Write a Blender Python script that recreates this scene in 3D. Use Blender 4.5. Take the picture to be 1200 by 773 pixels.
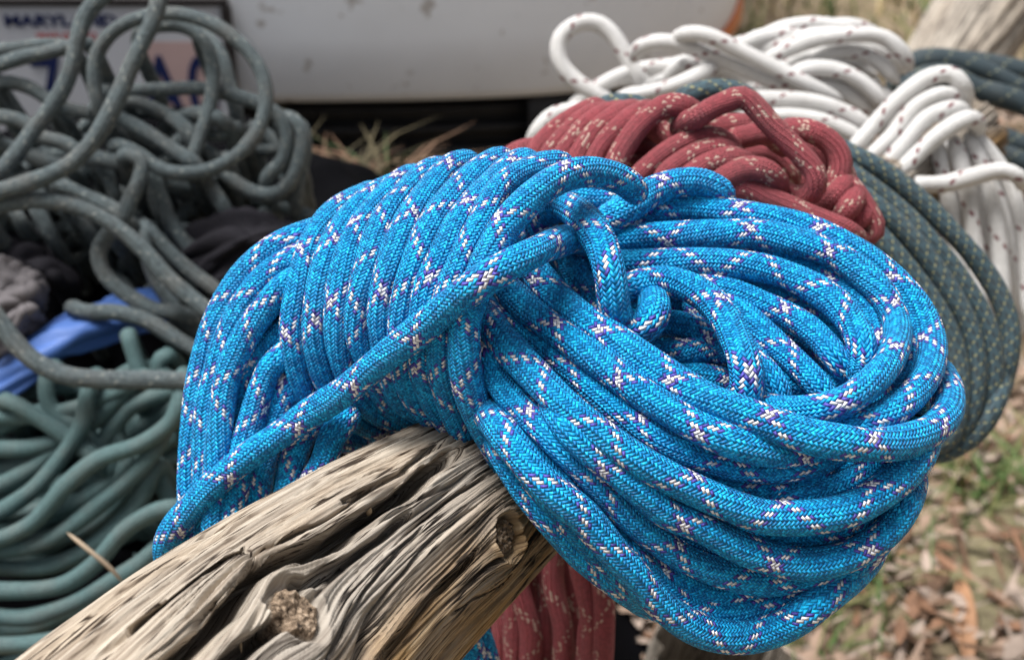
import bpy, math, random
import numpy as np
from mathutils import Vector

for o in list(bpy.data.objects):
    bpy.data.objects.remove(o, do_unlink=True)
scene = bpy.context.scene
col = scene.collection
R = math.radians

# ------------------------------------------------------------------ camera
PITCH = R(28.0)
CAM = np.array([0.0, 0.0, 0.75])
FPX = 1200 * 50.0 / 36.0
FWD = np.array([0, math.cos(PITCH), -math.sin(PITCH)])
UP = np.array([0, math.sin(PITCH), math.cos(PITCH)])
RT = np.array([1.0, 0, 0])
cd = bpy.data.cameras.new('camera')
cam = bpy.data.objects.new('camera', cd)
col.objects.link(cam)
cam.location = CAM
cam.rotation_euler = (R(90) - PITCH, 0, 0)
cd.sensor_width = 36.0
cd.lens = 50.0
cd.clip_start = 0.01
cd.clip_end = 500
cd.dof.use_dof = True
cd.dof.focus_distance = 0.404
cd.dof.aperture_fstop = 15.5
scene.camera = cam

# ------------------------------------------------------------------ sky and sun (bright overcast)
SUN_EL, SUN_AZ = R(71), R(-85)       # azimuth measured from +Y (away from the camera) towards +X
world = bpy.data.worlds.new('World')
scene.world = world
world.use_nodes = True
nt = world.node_tree
nt.nodes.clear()
sky = nt.nodes.new('ShaderNodeTexSky')
sky.sky_type = 'NISHITA'
sky.sun_disc = False
sky.sun_elevation = SUN_EL
sky.sun_rotation = SUN_AZ
sky.dust_density = 6.0
sky.air_density = 1.0
sky.ozone_density = 1.0
hsv = nt.nodes.new('ShaderNodeHueSaturation')
hsv.inputs['Saturation'].default_value = 0.30
bg = nt.nodes.new('ShaderNodeBackground')
bg.inputs['Strength'].default_value = 0.075
wo = nt.nodes.new('ShaderNodeOutputWorld')
nt.links.new(sky.outputs[0], hsv.inputs['Color'])
nt.links.new(hsv.outputs[0], bg.inputs['Color'])
nt.links.new(bg.outputs[0], wo.inputs['Surface'])
sl = bpy.data.lights.new('sun', 'SUN')
sl.energy = 3.1
sl.angle = R(30)
sl.color = (1.0, 0.985, 0.965)
sun = bpy.data.objects.new('sun', sl)
col.objects.link(sun)
sd = Vector((math.sin(SUN_AZ) * math.cos(SUN_EL), math.cos(SUN_AZ) * math.cos(SUN_EL), math.sin(SUN_EL)))
sun.rotation_euler = sd.to_track_quat('Z', 'Y').to_euler()
sun.location = (0, 0, 5)
scene.render.engine = 'CYCLES'
vs = scene.view_settings
vs.view_transform = 'Standard'
vs.look = 'None'
vs.exposure = 0.80
vs.gamma = 1.0
vs.use_curve_mapping = False

rng = np.random.default_rng(7)
hr = np.random.default_rng(41)
random.seed(7)

# ------------------------------------------------------------------ helpers
def W(px, py, d):
    """a point of the place: seen at this pixel of the photograph, d metres along the view axis"""
    return CAM + FWD * d + RT * ((px - 600.0) / FPX * d) + UP * (-(py - 386.5) / FPX * d)

def link(name, me, mat=None, parent=None):
    o = bpy.data.objects.new(name, me)
    col.objects.link(o)
    if mat is not None and me is not None:
        if len(me.materials) == 0:
            me.materials.append(mat)
    if parent is not None:
        o.parent = parent
    return o

def empty(name):
    return link(name, None)

def tag(o, label=None, cat=None, group=None, kind=None):
    if label: o['label'] = label
    if cat: o['category'] = cat
    if group: o['group'] = group
    if kind: o['kind'] = kind
    return o

def mesh(name, verts, faces, smooth=True):
    me = bpy.data.meshes.new(name)
    me.from_pydata([tuple(v) for v in verts], [], [tuple(f) for f in faces])
    if smooth:
        me.polygons.foreach_set('use_smooth', np.ones(len(me.polygons), bool))
    me.update()
    return me

def grid_mesh(name, P, uv=None, closed_u=False, attrs=None):
    """P: (n,m,3) array -> quads"""
    n, m = P.shape[:2]
    mm = m if closed_u else m - 1
    i = np.arange(n - 1)[:, None]
    j = np.arange(mm)[None, :]
    j2 = (j + 1) % m
    q = np.stack([i * m + j, i * m + j2, (i + 1) * m + j2, (i + 1) * m + j], -1).reshape(-1, 4)
    me = bpy.data.meshes.new(name)
    me.vertices.add(n * m)
    me.vertices.foreach_set('co', P.reshape(-1).astype(np.float32))
    me.loops.add(q.size)
    me.loops.foreach_set('vertex_index', q.reshape(-1).astype(np.int32))
    me.polygons.add(len(q))
    me.polygons.foreach_set('loop_start', (np.arange(len(q)) * 4).astype(np.int32))
    me.polygons.foreach_set('use_smooth', np.ones(len(q), bool))
    if uv is not None:
        # uv: (n, mm+1, 2)
        a = uv[:-1, :-1]; b = uv[:-1, 1:]; c = uv[1:, 1:]; d = uv[1:, :-1]
        l = np.stack([a, b, c, d], 2).reshape(-1)
        ul = me.uv_layers.new(name='UVMap')
        ul.data.foreach_set('uv', l.astype(np.float32))
    if attrs:
        for k, v in attrs.items():
            at = me.attributes.new(k, 'FLOAT', 'POINT')
            at.data.foreach_set('value', v.reshape(-1).astype(np.float32))
    me.update()
    me.validate()
    return me

def noise2(x, y, seed=0):
    """smooth gradient noise in about -1..1"""
    r = np.random.default_rng(seed)
    perm = r.permutation(512)
    ang = r.random(512) * 2 * np.pi
    xi = np.floor(x).astype(int); yi = np.floor(y).astype(int)
    xf = x - xi; yf = y - yi
    def g(ix, iy, dx, dy):
        h = perm[(perm[ix & 511] + iy) & 511]
        return np.cos(ang[h]) * dx + np.sin(ang[h]) * dy
    u = xf ** 3 * (xf * (xf * 6 - 15) + 10); v = yf ** 3 * (yf * (yf * 6 - 15) + 10)
    n00 = g(xi, yi, xf, yf); n10 = g(xi + 1, yi, xf - 1, yf)
    n01 = g(xi, yi + 1, xf, yf - 1); n11 = g(xi + 1, yi + 1, xf - 1, yf - 1)
    return ((n00 * (1 - u) + n10 * u) * (1 - v) + (n01 * (1 - u) + n11 * u) * v) * 1.5

def spline(P, step, closed=False):
    """centripetal Catmull-Rom through P, resampled evenly"""
    P = np.asarray(P, float)
    n = len(P)
    out = []
    if closed:
        Q = np.vstack([P[-1], P, P[0], P[1]]); segs = n
    else:
        Q = np.vstack([2 * P[0] - P[1], P, 2 * P[-1] - P[-2]]); segs = n - 1
    for k in range(segs):
        p0, p1, p2, p3 = Q[k:k + 4]
        t0 = 0.0
        t1 = t0 + max(np.linalg.norm(p1 - p0), 1e-6) ** .5
        t2 = t1 + max(np.linalg.norm(p2 - p1), 1e-6) ** .5
        t3 = t2 + max(np.linalg.norm(p3 - p2), 1e-6) ** .5
        t = np.linspace(t1, t2, 14, endpoint=False)[:, None]
        A1 = (t1 - t) / (t1 - t0) * p0 + (t - t0) / (t1 - t0) * p1
        A2 = (t2 - t) / (t2 - t1) * p1 + (t - t1) / (t2 - t1) * p2
        A3 = (t3 - t) / (t3 - t2) * p2 + (t - t2) / (t3 - t2) * p3
        B1 = (t2 - t) / (t2 - t0) * A1 + (t - t0) / (t2 - t0) * A2
        B2 = (t3 - t) / (t3 - t1) * A2 + (t - t1) / (t3 - t1) * A3
        out.append((t2 - t) / (t2 - t1) * B1 + (t - t1) / (t2 - t1) * B2)
    C = np.vstack(out + [P[:1] if closed else P[-1:]])
    # light smoothing so traced points do not kink
    for _ in range(6):
        C[1:-1] = .25 * C[:-2] + .5 * C[1:-1] + .25 * C[2:]
    L = np.concatenate([[0], np.cumsum(np.linalg.norm(np.diff(C, axis=0), axis=1))])
    m = max(int(L[-1] / step), 6)
    s = np.linspace(0, L[-1], m)
    return np.stack([np.interp(s, L, C[:, k]) for k in range(3)], -1), s

def tube(name, pts, r, pitch, mat, parent, seg=20, step=.0022, closed=False, taper=None):
    C, s = spline(pts, step, closed)
    T = np.gradient(C, axis=0)
    T /= np.linalg.norm(T, axis=1)[:, None]
    nrm = np.cross(T[0], [0.3, 0.2, 0.9]); nrm /= np.linalg.norm(nrm)
    N = np.zeros_like(C); N[0] = nrm
    for k in range(1, len(C)):
        v = N[k - 1] - T[k] * np.dot(N[k - 1], T[k])
        N[k] = v / np.linalg.norm(v)
    B = np.cross(T, N)
    th = np.linspace(0, 2 * np.pi, seg, endpoint=False)
    rr = np.full(len(C), r)
    if taper is not None:
        rr = r * taper(s / s[-1])
    rr = rr * (1 + .02 * noise2(s / .02, s * 0 + rng.random() * 50, 3))
    if not closed and taper is None:      # rounded ends
        rr[[0, -1]] *= .04; rr[[1, -2]] *= .72; rr[[2, -3]] *= .93
    sq = 1 + .05 * np.cos(2 * (th[None, :] - 3 * noise2(s / .05, s * 0 + rng.random() * 50, 5)[:, None]))
    P = C[:, None, :] + (rr[:, None] * sq)[:, :, None] * (np.cos(th)[None, :, None] * N[:, None, :] + np.sin(th)[None, :, None] * B[:, None, :])
    ph = rng.random() * 7; tw = rng.normal() * 1.2
    u = np.linspace(0, 1, seg + 1)[None, :] + 0 * s[:, None] + ph + tw * s[:, None]
    u = u + .10 * noise2(s / .035, s * 0 + rng.random() * 50, 6)[:, None]
    v = s[:, None] / pitch + 0 * u + rng.random() * 9 + .06 * noise2(s / .04, s * 0 + rng.random() * 50, 8)[:, None]
    me = grid_mesh(name, P, np.stack([u, v], -1), closed_u=True)
    me.materials.append(mat)
    return link(name, me, None, parent)

# ---- node helper
class NG:
    def __init__(self, mat):
        self.t = mat.node_tree
    def n(self, typ, **kw):
        x = self.t.nodes.new(typ)
        for k, v in kw.items():
            setattr(x, k, v)
        return x
    def put(self, sock, val):
        if hasattr(val, 'is_output') or isinstance(val, bpy.types.NodeSocket):
            self.t.links.new(val, sock)
        else:
            sock.default_value = val
    def m(self, op, a, b=None, c=None):
        x = self.n('ShaderNodeMath', operation=op)
        self.put(x.inputs[0], a)
        if b is not None: self.put(x.inputs[1], b)
        if c is not None: self.put(x.inputs[2], c)
        return x.outputs[0]
    def mix(self, f, a, b, blend='MIX'):
        x = self.n('ShaderNodeMix', data_type='RGBA', blend_type=blend)
        self.put(x.inputs[0], f); self.put(x.inputs[6], a); self.put(x.inputs[7], b)
        return x.outputs[2]
    def fmix(self, f, a, b):
        x = self.n('ShaderNodeMix', data_type='FLOAT')
        self.put(x.inputs[0], f); self.put(x.inputs[2], a); self.put(x.inputs[3], b)
        return x.outputs[0]
    def noise(self, vec, scale, detail=3, rough=.5):
        x = self.n('ShaderNodeTexNoise')
        if vec is not None: self.put(x.inputs['Vector'], vec)
        x.inputs['Scale'].default_value = scale
        x.inputs['Detail'].default_value = detail
        x.inputs['Roughness'].default_value = rough
        return x.outputs[0]
    def ramp(self, f, stops):
        x = self.n('ShaderNodeValToRGB')
        e = x.color_ramp.elements
        while len(e) < len(stops): e.new(.5)
        for k, (p, c) in enumerate(stops):
            e[k].position = p
            e[k].color = (*c, 1) if len(c) == 3 else c
        self.put(x.inputs[0], f)
        return x.outputs[0]
    def maprange(self, v, a, b, c=0., d=1.):
        x = self.n('ShaderNodeMapRange')
        self.put(x.inputs[0], v)
        for k, q in enumerate((a, b, c, d)): x.inputs[k + 1].default_value = q
        return x.outputs[0]

def new_mat(name):
    m = bpy.data.materials.new(name)
    m.use_nodes = True
    b = m.node_tree.nodes['Principled BSDF']
    return m, b, NG(m)

def rope_mat(name, base, N=20, tracers=(), bump=.00035, var=.22, rough=.5, sheen=.06, dirt=.15, spec=.4, base2=None, sparse=0.):
    """woven sheath: two families of yarns, over two under two; tracers: (family, first, last, period, colour)"""
    mat, bs, g = new_mat(name)
    uv = g.n('ShaderNodeUVMap'); uv.uv_map = 'UVMap'
    sp = g.n('ShaderNodeSeparateXYZ'); g.put(sp.inputs[0], uv.outputs[0])
    u, v = sp.outputs[0], sp.outputs[1]
    a = g.m('MULTIPLY', g.m('ADD', u, v), float(N))
    b = g.m('MULTIPLY', g.m('ADD', g.m('SUBTRACT', u, v), 200.0), float(N))
    i, fa = g.m('FLOOR', a), g.m('FRACT', a)
    j, fb = g.m('FLOOR', b), g.m('FRACT', b)
    s = g.m('FLOORED_MODULO', g.m('ADD', i, j), 4.0)
    top = g.m('LESS_THAN', s, 1.5)
    tA = g.m('MULTIPLY', g.m('ADD', s, fb), .5)
    tB = g.m('MULTIPLY', g.m('ADD', g.m('SUBTRACT', s, 2.0), fa), .5)
    t = g.fmix(top, tB, tA)
    ac = g.fmix(top, fb, fa)
    ha = g.m('MULTIPLY', g.m('MULTIPLY', ac, g.m('SUBTRACT', 1.0, ac)), 4.0)
    hl = g.m('MULTIPLY', g.m('MULTIPLY', t, g.m('SUBTRACT', 1.0, t)), 4.0)
    h = g.m('MULTIPLY', g.m('POWER', ha, .5), g.m('ADD', .05, g.m('MULTIPLY', g.m('POWER', hl, .85), .95)))
    # per stitch variation
    cv = g.n('ShaderNodeCombineXYZ')
    g.put(cv.inputs[0], g.fmix(top, g.m('FLOOR', g.m('MULTIPLY', i, .5)), i))
    g.put(cv.inputs[1], g.fmix(top, j, g.m('FLOOR', g.m('MULTIPLY', j, .5))))
    g.put(cv.inputs[2], top)
    wn = g.n('ShaderNodeTexWhiteNoise'); g.put(wn.inputs[0], cv.outputs[0])
    rnd = wn.outputs[0]
    fac = g.m('ADD', 1.0 - var, g.m('MULTIPLY', rnd, 2 * var))
    c = (*base, 1)
    cur = None
    c2 = base2 or base
    cur = g.mix(g.m('POWER', wn.outputs[0], 1.5), c, (*c2, 1))
    bead = g.m('MULTIPLY', g.m('GREATER_THAN', hl, .16), g.m('GREATER_THAN', ha, .14))
    keep = g.m('GREATER_THAN', rnd, sparse)
    for fam, f0, f1, per, tc in tracers:
        idx = g.m('FLOORED_MODULO', i if fam == 'A' else j, float(per))
        on = g.m('MULTIPLY', g.m('GREATER_THAN', idx, f0 - .5), g.m('LESS_THAN', idx, f1 + .5))
        vis = top if fam == 'A' else g.m('SUBTRACT', 1.0, top)
        on = g.m('MULTIPLY', on, vis)
        if sum(tc) > 1.2: on = g.m('MULTIPLY', on, bead)
        if sparse: on = g.m('MULTIPLY', on, keep)
        cur = g.mix(on, cur, (*tc, 1))
    hs = g.n('ShaderNodeHueSaturation')
    g.put(hs.inputs['Color'], cur); g.put(hs.inputs['Value'], fac)
    tco = g.n('ShaderNodeTexCoord')
    dn = g.noise(tco.outputs['Object'], 60, 4)
    dm = g.maprange(dn, .45, .8, 0., dirt)
    cur = g.mix(dm, hs.outputs[0], (.16, .14, .12, 1))
    g.put(bs.inputs['Base Color'], cur)
    bs.inputs['Roughness'].default_value = rough
    bs.inputs['Specular IOR Level'].default_value = spec
    bs.inputs['Sheen Weight'].default_value = sheen
    bs.inputs['Sheen Roughness'].default_value = .4
    # fine filaments along the yarn
    bp = g.n('ShaderNodeBump')
    bp.inputs['Strength'].default_value = 1.0
    bp.inputs['Distance'].default_value = bump
    g.put(bp.inputs['Height'], h)
    g.put(bs.inputs['Normal'], bp.outputs[0])
    return mat

def plain_mat(name, colr, rough=.6, nscale=30, var=.3, bump=0., bscale=200, spec=.4):
    mat, bs, g = new_mat(name)
    tco = g.n('ShaderNodeTexCoord')
    nz = g.noise(tco.outputs['Object'], nscale, 5, .6)
    f = g.maprange(nz, .3, .7, 1 - var, 1 + var)
    hs = g.n('ShaderNodeHueSaturation')
    hs.inputs['Color'].default_value = (*colr, 1)
    g.put(hs.inputs['Value'], f)
    g.put(bs.inputs['Base Color'], hs.outputs[0])
    bs.inputs['Roughness'].default_value = rough
    bs.inputs['Specular IOR Level'].default_value = spec
    if bump:
        bp = g.n('ShaderNodeBump'); bp.inputs['Distance'].default_value = bump
        g.put(bp.inputs['Height'], g.noise(tco.outputs['Object'], bscale, 4, .6))
        g.put(bs.inputs['Normal'], bp.outputs[0])
    return mat

# ------------------------------------------------------------------ materials
WHITE = (.86, .86, .88); PURPLE = (.085, .075, .40)
M = {}
M['blue'] = rope_mat('blue_rope', (.003, .235, .60), 22,
                     [('A', 0, 3, 22, PURPLE), ('B', 0, 3, 22, PURPLE), ('A', 1, 2, 22, WHITE), ('B', 1, 2, 22, WHITE)],
                     bump=.0010, var=.26, dirt=.06, rough=.45, base2=(.010, .45, .84), spec=.25, sheen=.02)
M['red'] = rope_mat('red_rope', (.285, .048, .060), 26,
                    [('A', 0, 4, 26, (.48, .33, .27)), ('B', 0, 3, 26, (.46, .31, .25))],
                    bump=.0006, var=.2, rough=.65, sparse=.62)
M['white'] = rope_mat('white_rope', (.57, .56, .545), 14, [('A', 0, 0, 14, (.13, .006, .016))], bump=.0003, var=.05, rough=.7, dirt=.22)
M['greyyellow'] = rope_mat('grey_yellow_rope', (.040, .078, .097), 24,
                           [('A', 0, 2, 6, (.024, .036, .044)), ('B', 0, 0, 6, (.27, .26, .13))], bump=.0002, var=.15, rough=.7)
M['grey'] = rope_mat('grey_rope', (.082, .106, .112), 16, [('A', 0, 0, 10, (.19, .21, .20)), ('B', 3, 3, 10, (.05, .07, .08))], bump=.0006, var=.28, rough=.75, dirt=.4)
M['teal'] = rope_mat('teal_rope', (.064, .122, .124), 20, [], bump=.0003, var=.14, rough=.6, dirt=.35)
M['navy'] = rope_mat('dark_blue_rope', (.024, .040, .048), 20, [('A', 0, 0, 10, (.16, .17, .12))], bump=.0002, var=.15, rough=.7)

# ------------------------------------------------------------------ ground
def ground_z(x, y):
    return .022 * noise2(x * 1.3, y * 1.3, 11) + .008 * noise2(x * 6, y * 6, 12)
def make_ground():
    xs = np.concatenate([np.linspace(-150, -4, 20), np.linspace(-3.8, 3.8, 200), np.linspace(4, 150, 20)])
    ys = np.concatenate([np.linspace(-20, .2, 8), np.linspace(.3, 6, 220), np.linspace(6.3, 300, 40)])
    X, Y = np.meshgrid(xs, ys)
    Z = ground_z(X, Y)
    me = grid_mesh('ground', np.stack([X, Y, Z], -1))
    mat, bs, g = new_mat('ground_soil')
    tco = g.n('ShaderNodeTexCoord')
    v = tco.outputs['Object']
    n1 = g.noise(v, 3, 5, .6); n2 = g.noise(v, 45, 6, .65)
    c1 = g.ramp(n2, [(.25, (.10, .065, .04)), (.5, (.24, .17, .11)), (.75, (.40, .31, .21))])
    c2 = g.ramp(n1, [(.40, (.20, .155, .10)), (.62, (.28, .225, .14))])
    c = g.mix(.5, c1, c2)
    gn = g.noise(v, 1.1, 3, .5)
    c = g.mix(g.maprange(gn, .53, .64, 0., .7), c, (.10, .14, .05, 1))
    g.put(bs.inputs['Base Color'], c)
    bs.inputs['Roughness'].default_value = .95
    bp = g.n('ShaderNodeBump'); bp.inputs['Distance'].default_value = .01
    g.put(bp.inputs['Height'], n2); g.put(bs.inputs['Normal'], bp.outputs[0])
    o = link('ground', me, mat)
    tag(o, kind='structure')
make_ground()

# ------------------------------------------------------------------ the weathered log
P1 = W(315, 768, .390)
P2 = W(572, 577, .470)
AX = (P2 - P1); LOGL = np.linalg.norm(AX); AX /= LOGL
mid = (P1 + P2) / 2
E1 = CAM - mid; E1 -= AX * np.dot(E1, AX); E1 /= np.linalg.norm(E1)
E2 = np.cross(AX, E1)
LR = .0315
BEND = 1.0
def log_off(s):
    return BEND * .85 * np.clip(.055 - s, 0, .3) ** 2
def log_r(s):
    return np.clip(.0408 - .0112 * s / LOGL, .0265, .048)

def px_to_log(px, py):
    """(s, y) on the log's surface seen at this pixel"""
    d = W(px, py, 1.0) - CAM
    o = CAM - P1
    dp = d - AX * np.dot(d, AX); op = o - AX * np.dot(o, AX)
    r = LR; o0 = o; op0 = op
    for _ in range(8):
        a = dp @ dp; b = 2 * dp @ op; c = op @ op - r ** 2
        D = b * b - 4 * a * c
        t = (-b - math.sqrt(max(D, 0))) / (2 * a)
        p = o + d * t
        r = float(log_r(p @ AX))
        op = op0 - E2 * float(log_off(p @ AX))
        o = o0 - E2 * float(log_off(p @ AX))
    return np.array([p @ AX, math.atan2(p @ E2, p @ E1) * LR])

BEND = 0.0
BEND = 1.0 if px_to_log(540, 690)[1] > px_to_log(300, 640)[1] else -1.0

def seg_dist(S, Y, poly):
    best = np.full(S.shape, 1e9); side = np.zeros(S.shape); tt = np.zeros(S.shape)
    n = len(poly) - 1
    for k in range(n):
        a, b = poly[k], poly[k + 1]
        d = b - a; L2 = d @ d
        t = np.clip(((S - a[0]) * d[0] + (Y - a[1]) * d[1]) / L2, 0, 1)
        dx = S - a[0] - t * d[0]; dy = Y - a[1] - t * d[1]
        q = np.hypot(dx, dy)
        sgn = np.sign(d[0] * (Y - a[1]) - d[1] * (S - a[0]))
        m = q < best
        best = np.where(m, q, best); side = np.where(m, sgn, side); tt = np.where(m, (k + t) / n, tt)
    return best, side, tt

def make_log():
    s = np.concatenate([np.linspace(-.16, -.07, 40, endpoint=False), np.linspace(-.07, .17, 860, endpoint=False), np.linspace(.17, .60, 110)])
    th = np.concatenate([np.linspace(-np.pi, -1.75, 40, endpoint=False), np.linspace(-1.75, 1.75, 470, endpoint=False), np.linspace(1.75, np.pi, 40)])
    S, T = np.meshgrid(s, th, indexing='ij')
    Y = T * LR
    knots = [(px_to_log(347, 713), .0062, .38), (px_to_log(597, 628), .0058, .35)]
    V = Y + .0020 * noise2(S / .10, Y / .05, 21) + .0003 * noise2(S / .03, Y / .01, 22)
    for c, a, st in knots:
        dx = (S - c[0]) / 1.5; dy = Y - c[1]
        r2 = dx ** 2 + dy ** 2
        V = V - st * dy * (a * 1.6) ** 2 / (r2 + (a * .9) ** 2) * np.exp(-r2 / (4.5 * a) ** 2)
    mm = .001
    def rid(f, k, seed):           # ridged grain
        return 1 - 2 * np.abs(noise2(V / f, S / k, seed))
    def slabs(w, seed, k):         # fibres and plates: steps with sharp edges, running with the grain
        t = V / w + .45 * noise2(V / (w * 2.2), S / (k * 3), seed) + seed * 7.3
        i = np.floor(t); f = t - i
        hh = noise2(i * 3.7 + .5, S / (k * 2) + i * 1.3, seed + 1)
        groove = np.minimum(f, 1 - f)
        return hh - .55 * np.exp(-(groove / .07) ** 2) + .45 * np.sqrt(np.clip(4 * f * (1 - f), 0, 1))
    h = 1.0 * rid(11 * mm, .16, 31) + .95 * slabs(5.2 * mm, 32, .09) + .55 * slabs(1.9 * mm, 36, .06) + .26 * slabs(.8 * mm, 38, .04) + .18 * noise2(V / (.6 * mm), S / .05, 34)
    # narrow drying cracks
    n = noise2(V / (6.5 * mm), S / .15, 41)
    gate = np.clip(noise2(V / (9 * mm), S / .06, 42) * 3 + .4, 0, 1)
    h -= 3.4 * np.exp(-(n / .06) ** 2) * gate
    n = noise2(V / (2.6 * mm), S / .10, 43)
    gate = np.clip(noise2(V / (4 * mm), S / .05, 44) * 3 + .2, 0, 1)
    h -= 1.8 * np.exp(-(n / .09) ** 2) * gate
    # splits traced from the log: (pixels, width mm, depth mm)
    cr = [([(535, 527), (517, 541), (482, 572), (450, 593), (430, 607), (402, 628), (375, 644), (340, 656), (308, 667), (292, 692), (278, 709), (257, 727), (225, 755), (190, 785)], 2.2, 22.0),
          ([(330, 727), (318, 737), (305, 747), (282, 766), (260, 790)], 1.9, 16.0),
          ([(484, 594), (465, 612), (440, 630), (400, 660), (365, 681), (338, 685)], 1.3, 7.0),
          ([(150, 730), (200, 697), (237, 670), (262, 652), (287, 641)], 1.1, 6.0),
          ([(296, 649), (340, 627), (387, 602), (412, 587), (450, 560)], 1.0, 5.0),
          ([(562, 645), (547, 666), (512, 694), (490, 722), (445, 772)], 1.0, 5.0),
          ([(283, 640), (300, 655), (306, 668)], .6, 3.0),
          ([(300, 656), (275, 690), (240, 715), (200, 750), (170, 773)], .5, 1.6),
          ([(500, 612), (460, 650), (430, 690), (400, 740), (380, 773)], .6, 2.0),
          ([(560, 590), (500, 640), (460, 690), (430, 740)], .5, 1.8),
          ([(610, 668), (590, 685), (560, 700), (530, 720)], .5, 1.6),
          ([(520, 515), (470, 550), (430, 570), (400, 585)], 1.0, 3.5),
          ([(570, 553), (530, 580), (500, 605)], .7, 2.5)]
    cdep = np.zeros(S.shape); deep = np.zeros(S.shape)
    jit = .0004 * noise2(S / .010, Y / .003, 51) + .0008 * noise2(S / .03, Y / .01, 52)
    for poly, w, dp in cr:
        pl = np.array([px_to_log(*p) for p in poly])
        d, side, t = seg_dist(S, Y + jit, pl)
        end = np.clip(np.minimum(t, 1 - t) * 9 + .12, 0, 1)
        wd = w * mm * (.85 + .30 * noise2(S / .05, Y / .02, 53))
        cut = dp * end * np.exp(-np.clip(d / np.maximum(wd, 1e-4), 0, 4) ** 4)
        deep += cut * mm; cdep += cut * mm * side
        h += .35 * min(dp / 5, 1) * end * np.exp(-((d - 3.2 * mm) / (2.2 * mm)) ** 2) * (side > 0)
        h += .2 * min(dp / 5, 1) * end * np.exp(-((d - 3.2 * mm) / (2.2 * mm)) ** 2) * (side < 0)
    kn = np.zeros(S.shape)
    for k, (c, a, st) in enumerate(knots):
        q = np.hypot((S - c[0]) / 1.15, Y - c[1]) * (1 + .14 * noise2(S / .006, Y / .006, 60 + k)) / a
        inside = np.clip((1.0 - q) * 6, 0, 1)
        rough = 1.6 * noise2(S / .0035, Y / .0028, 62 + k) + 1.0 * noise2(S / .0012, Y / .0010, 64 + k)
        swell = 1.8 * np.exp(-(q / 2.2) ** 2)
        rim = (.5 + 1.2 * np.clip(noise2(S / .007, Y / .007, 66 + k) + .3, 0, 1)) * np.exp(-((q - 1.22) / .2) ** 2) - 2.6 * np.exp(-((q - .98) / .14) ** 2)
        h = h * (1 - .8 * inside) + inside * rough * .8 + swell + rim - 1.0 * inside
        kn = np.maximum(kn, inside)
    big = 1.0 + .05 * noise2(S / .2, T / 1.5, 70)
    rad = log_r(S) * big + h * mm - .0012
    P = P1 + AX * S[..., None] + E2 * log_off(S)[..., None] + rad[..., None] * (np.cos(T)[..., None] * E1 + np.sin(T)[..., None] * E2)
    P = P - np.minimum(deep, .024)[..., None] * (E1 * .97 + UP * .0 + E2 * .0)      # the splits run straight into the wood
    # warm (upper left) - grey (middle) - ochre (lower right) bands of weathering, by place on the log
    a1 = px_to_log(300, 640); a2 = px_to_log(540, 690)
    tone = noise2(V / .012, S / .12, 71) * .35 + noise2(V / .004, S / .05, 72) * .15
    ochre = np.clip((Y - (a2[1] - .014)) / .012, 0, 1) if a2[1] > a1[1] else np.clip(((a2[1] + .014) - Y) / .012, 0, 1)
    warm = np.clip(((a1[1] + .020) - Y) / .018, 0, 1) if a2[1] > a1[1] else np.clip((Y - (a1[1] - .020)) / .018, 0, 1)
    uv = np.stack([S, V + cdep], -1)
    m = len(th)
    uvx = np.concatenate([uv, uv[:, :1] + np.array([0, 2 * np.pi * LR])], 1)
    # the knots are parts of their own
    nS, nT = S.shape
    me = grid_mesh('log_wood', P, uv, False, {'ochre': np.clip(ochre + tone * .6, 0, 1), 'warm': np.clip(warm + tone * .6, 0, 1), 'knot': kn, 'hgt': h})
    return me, knots

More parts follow.
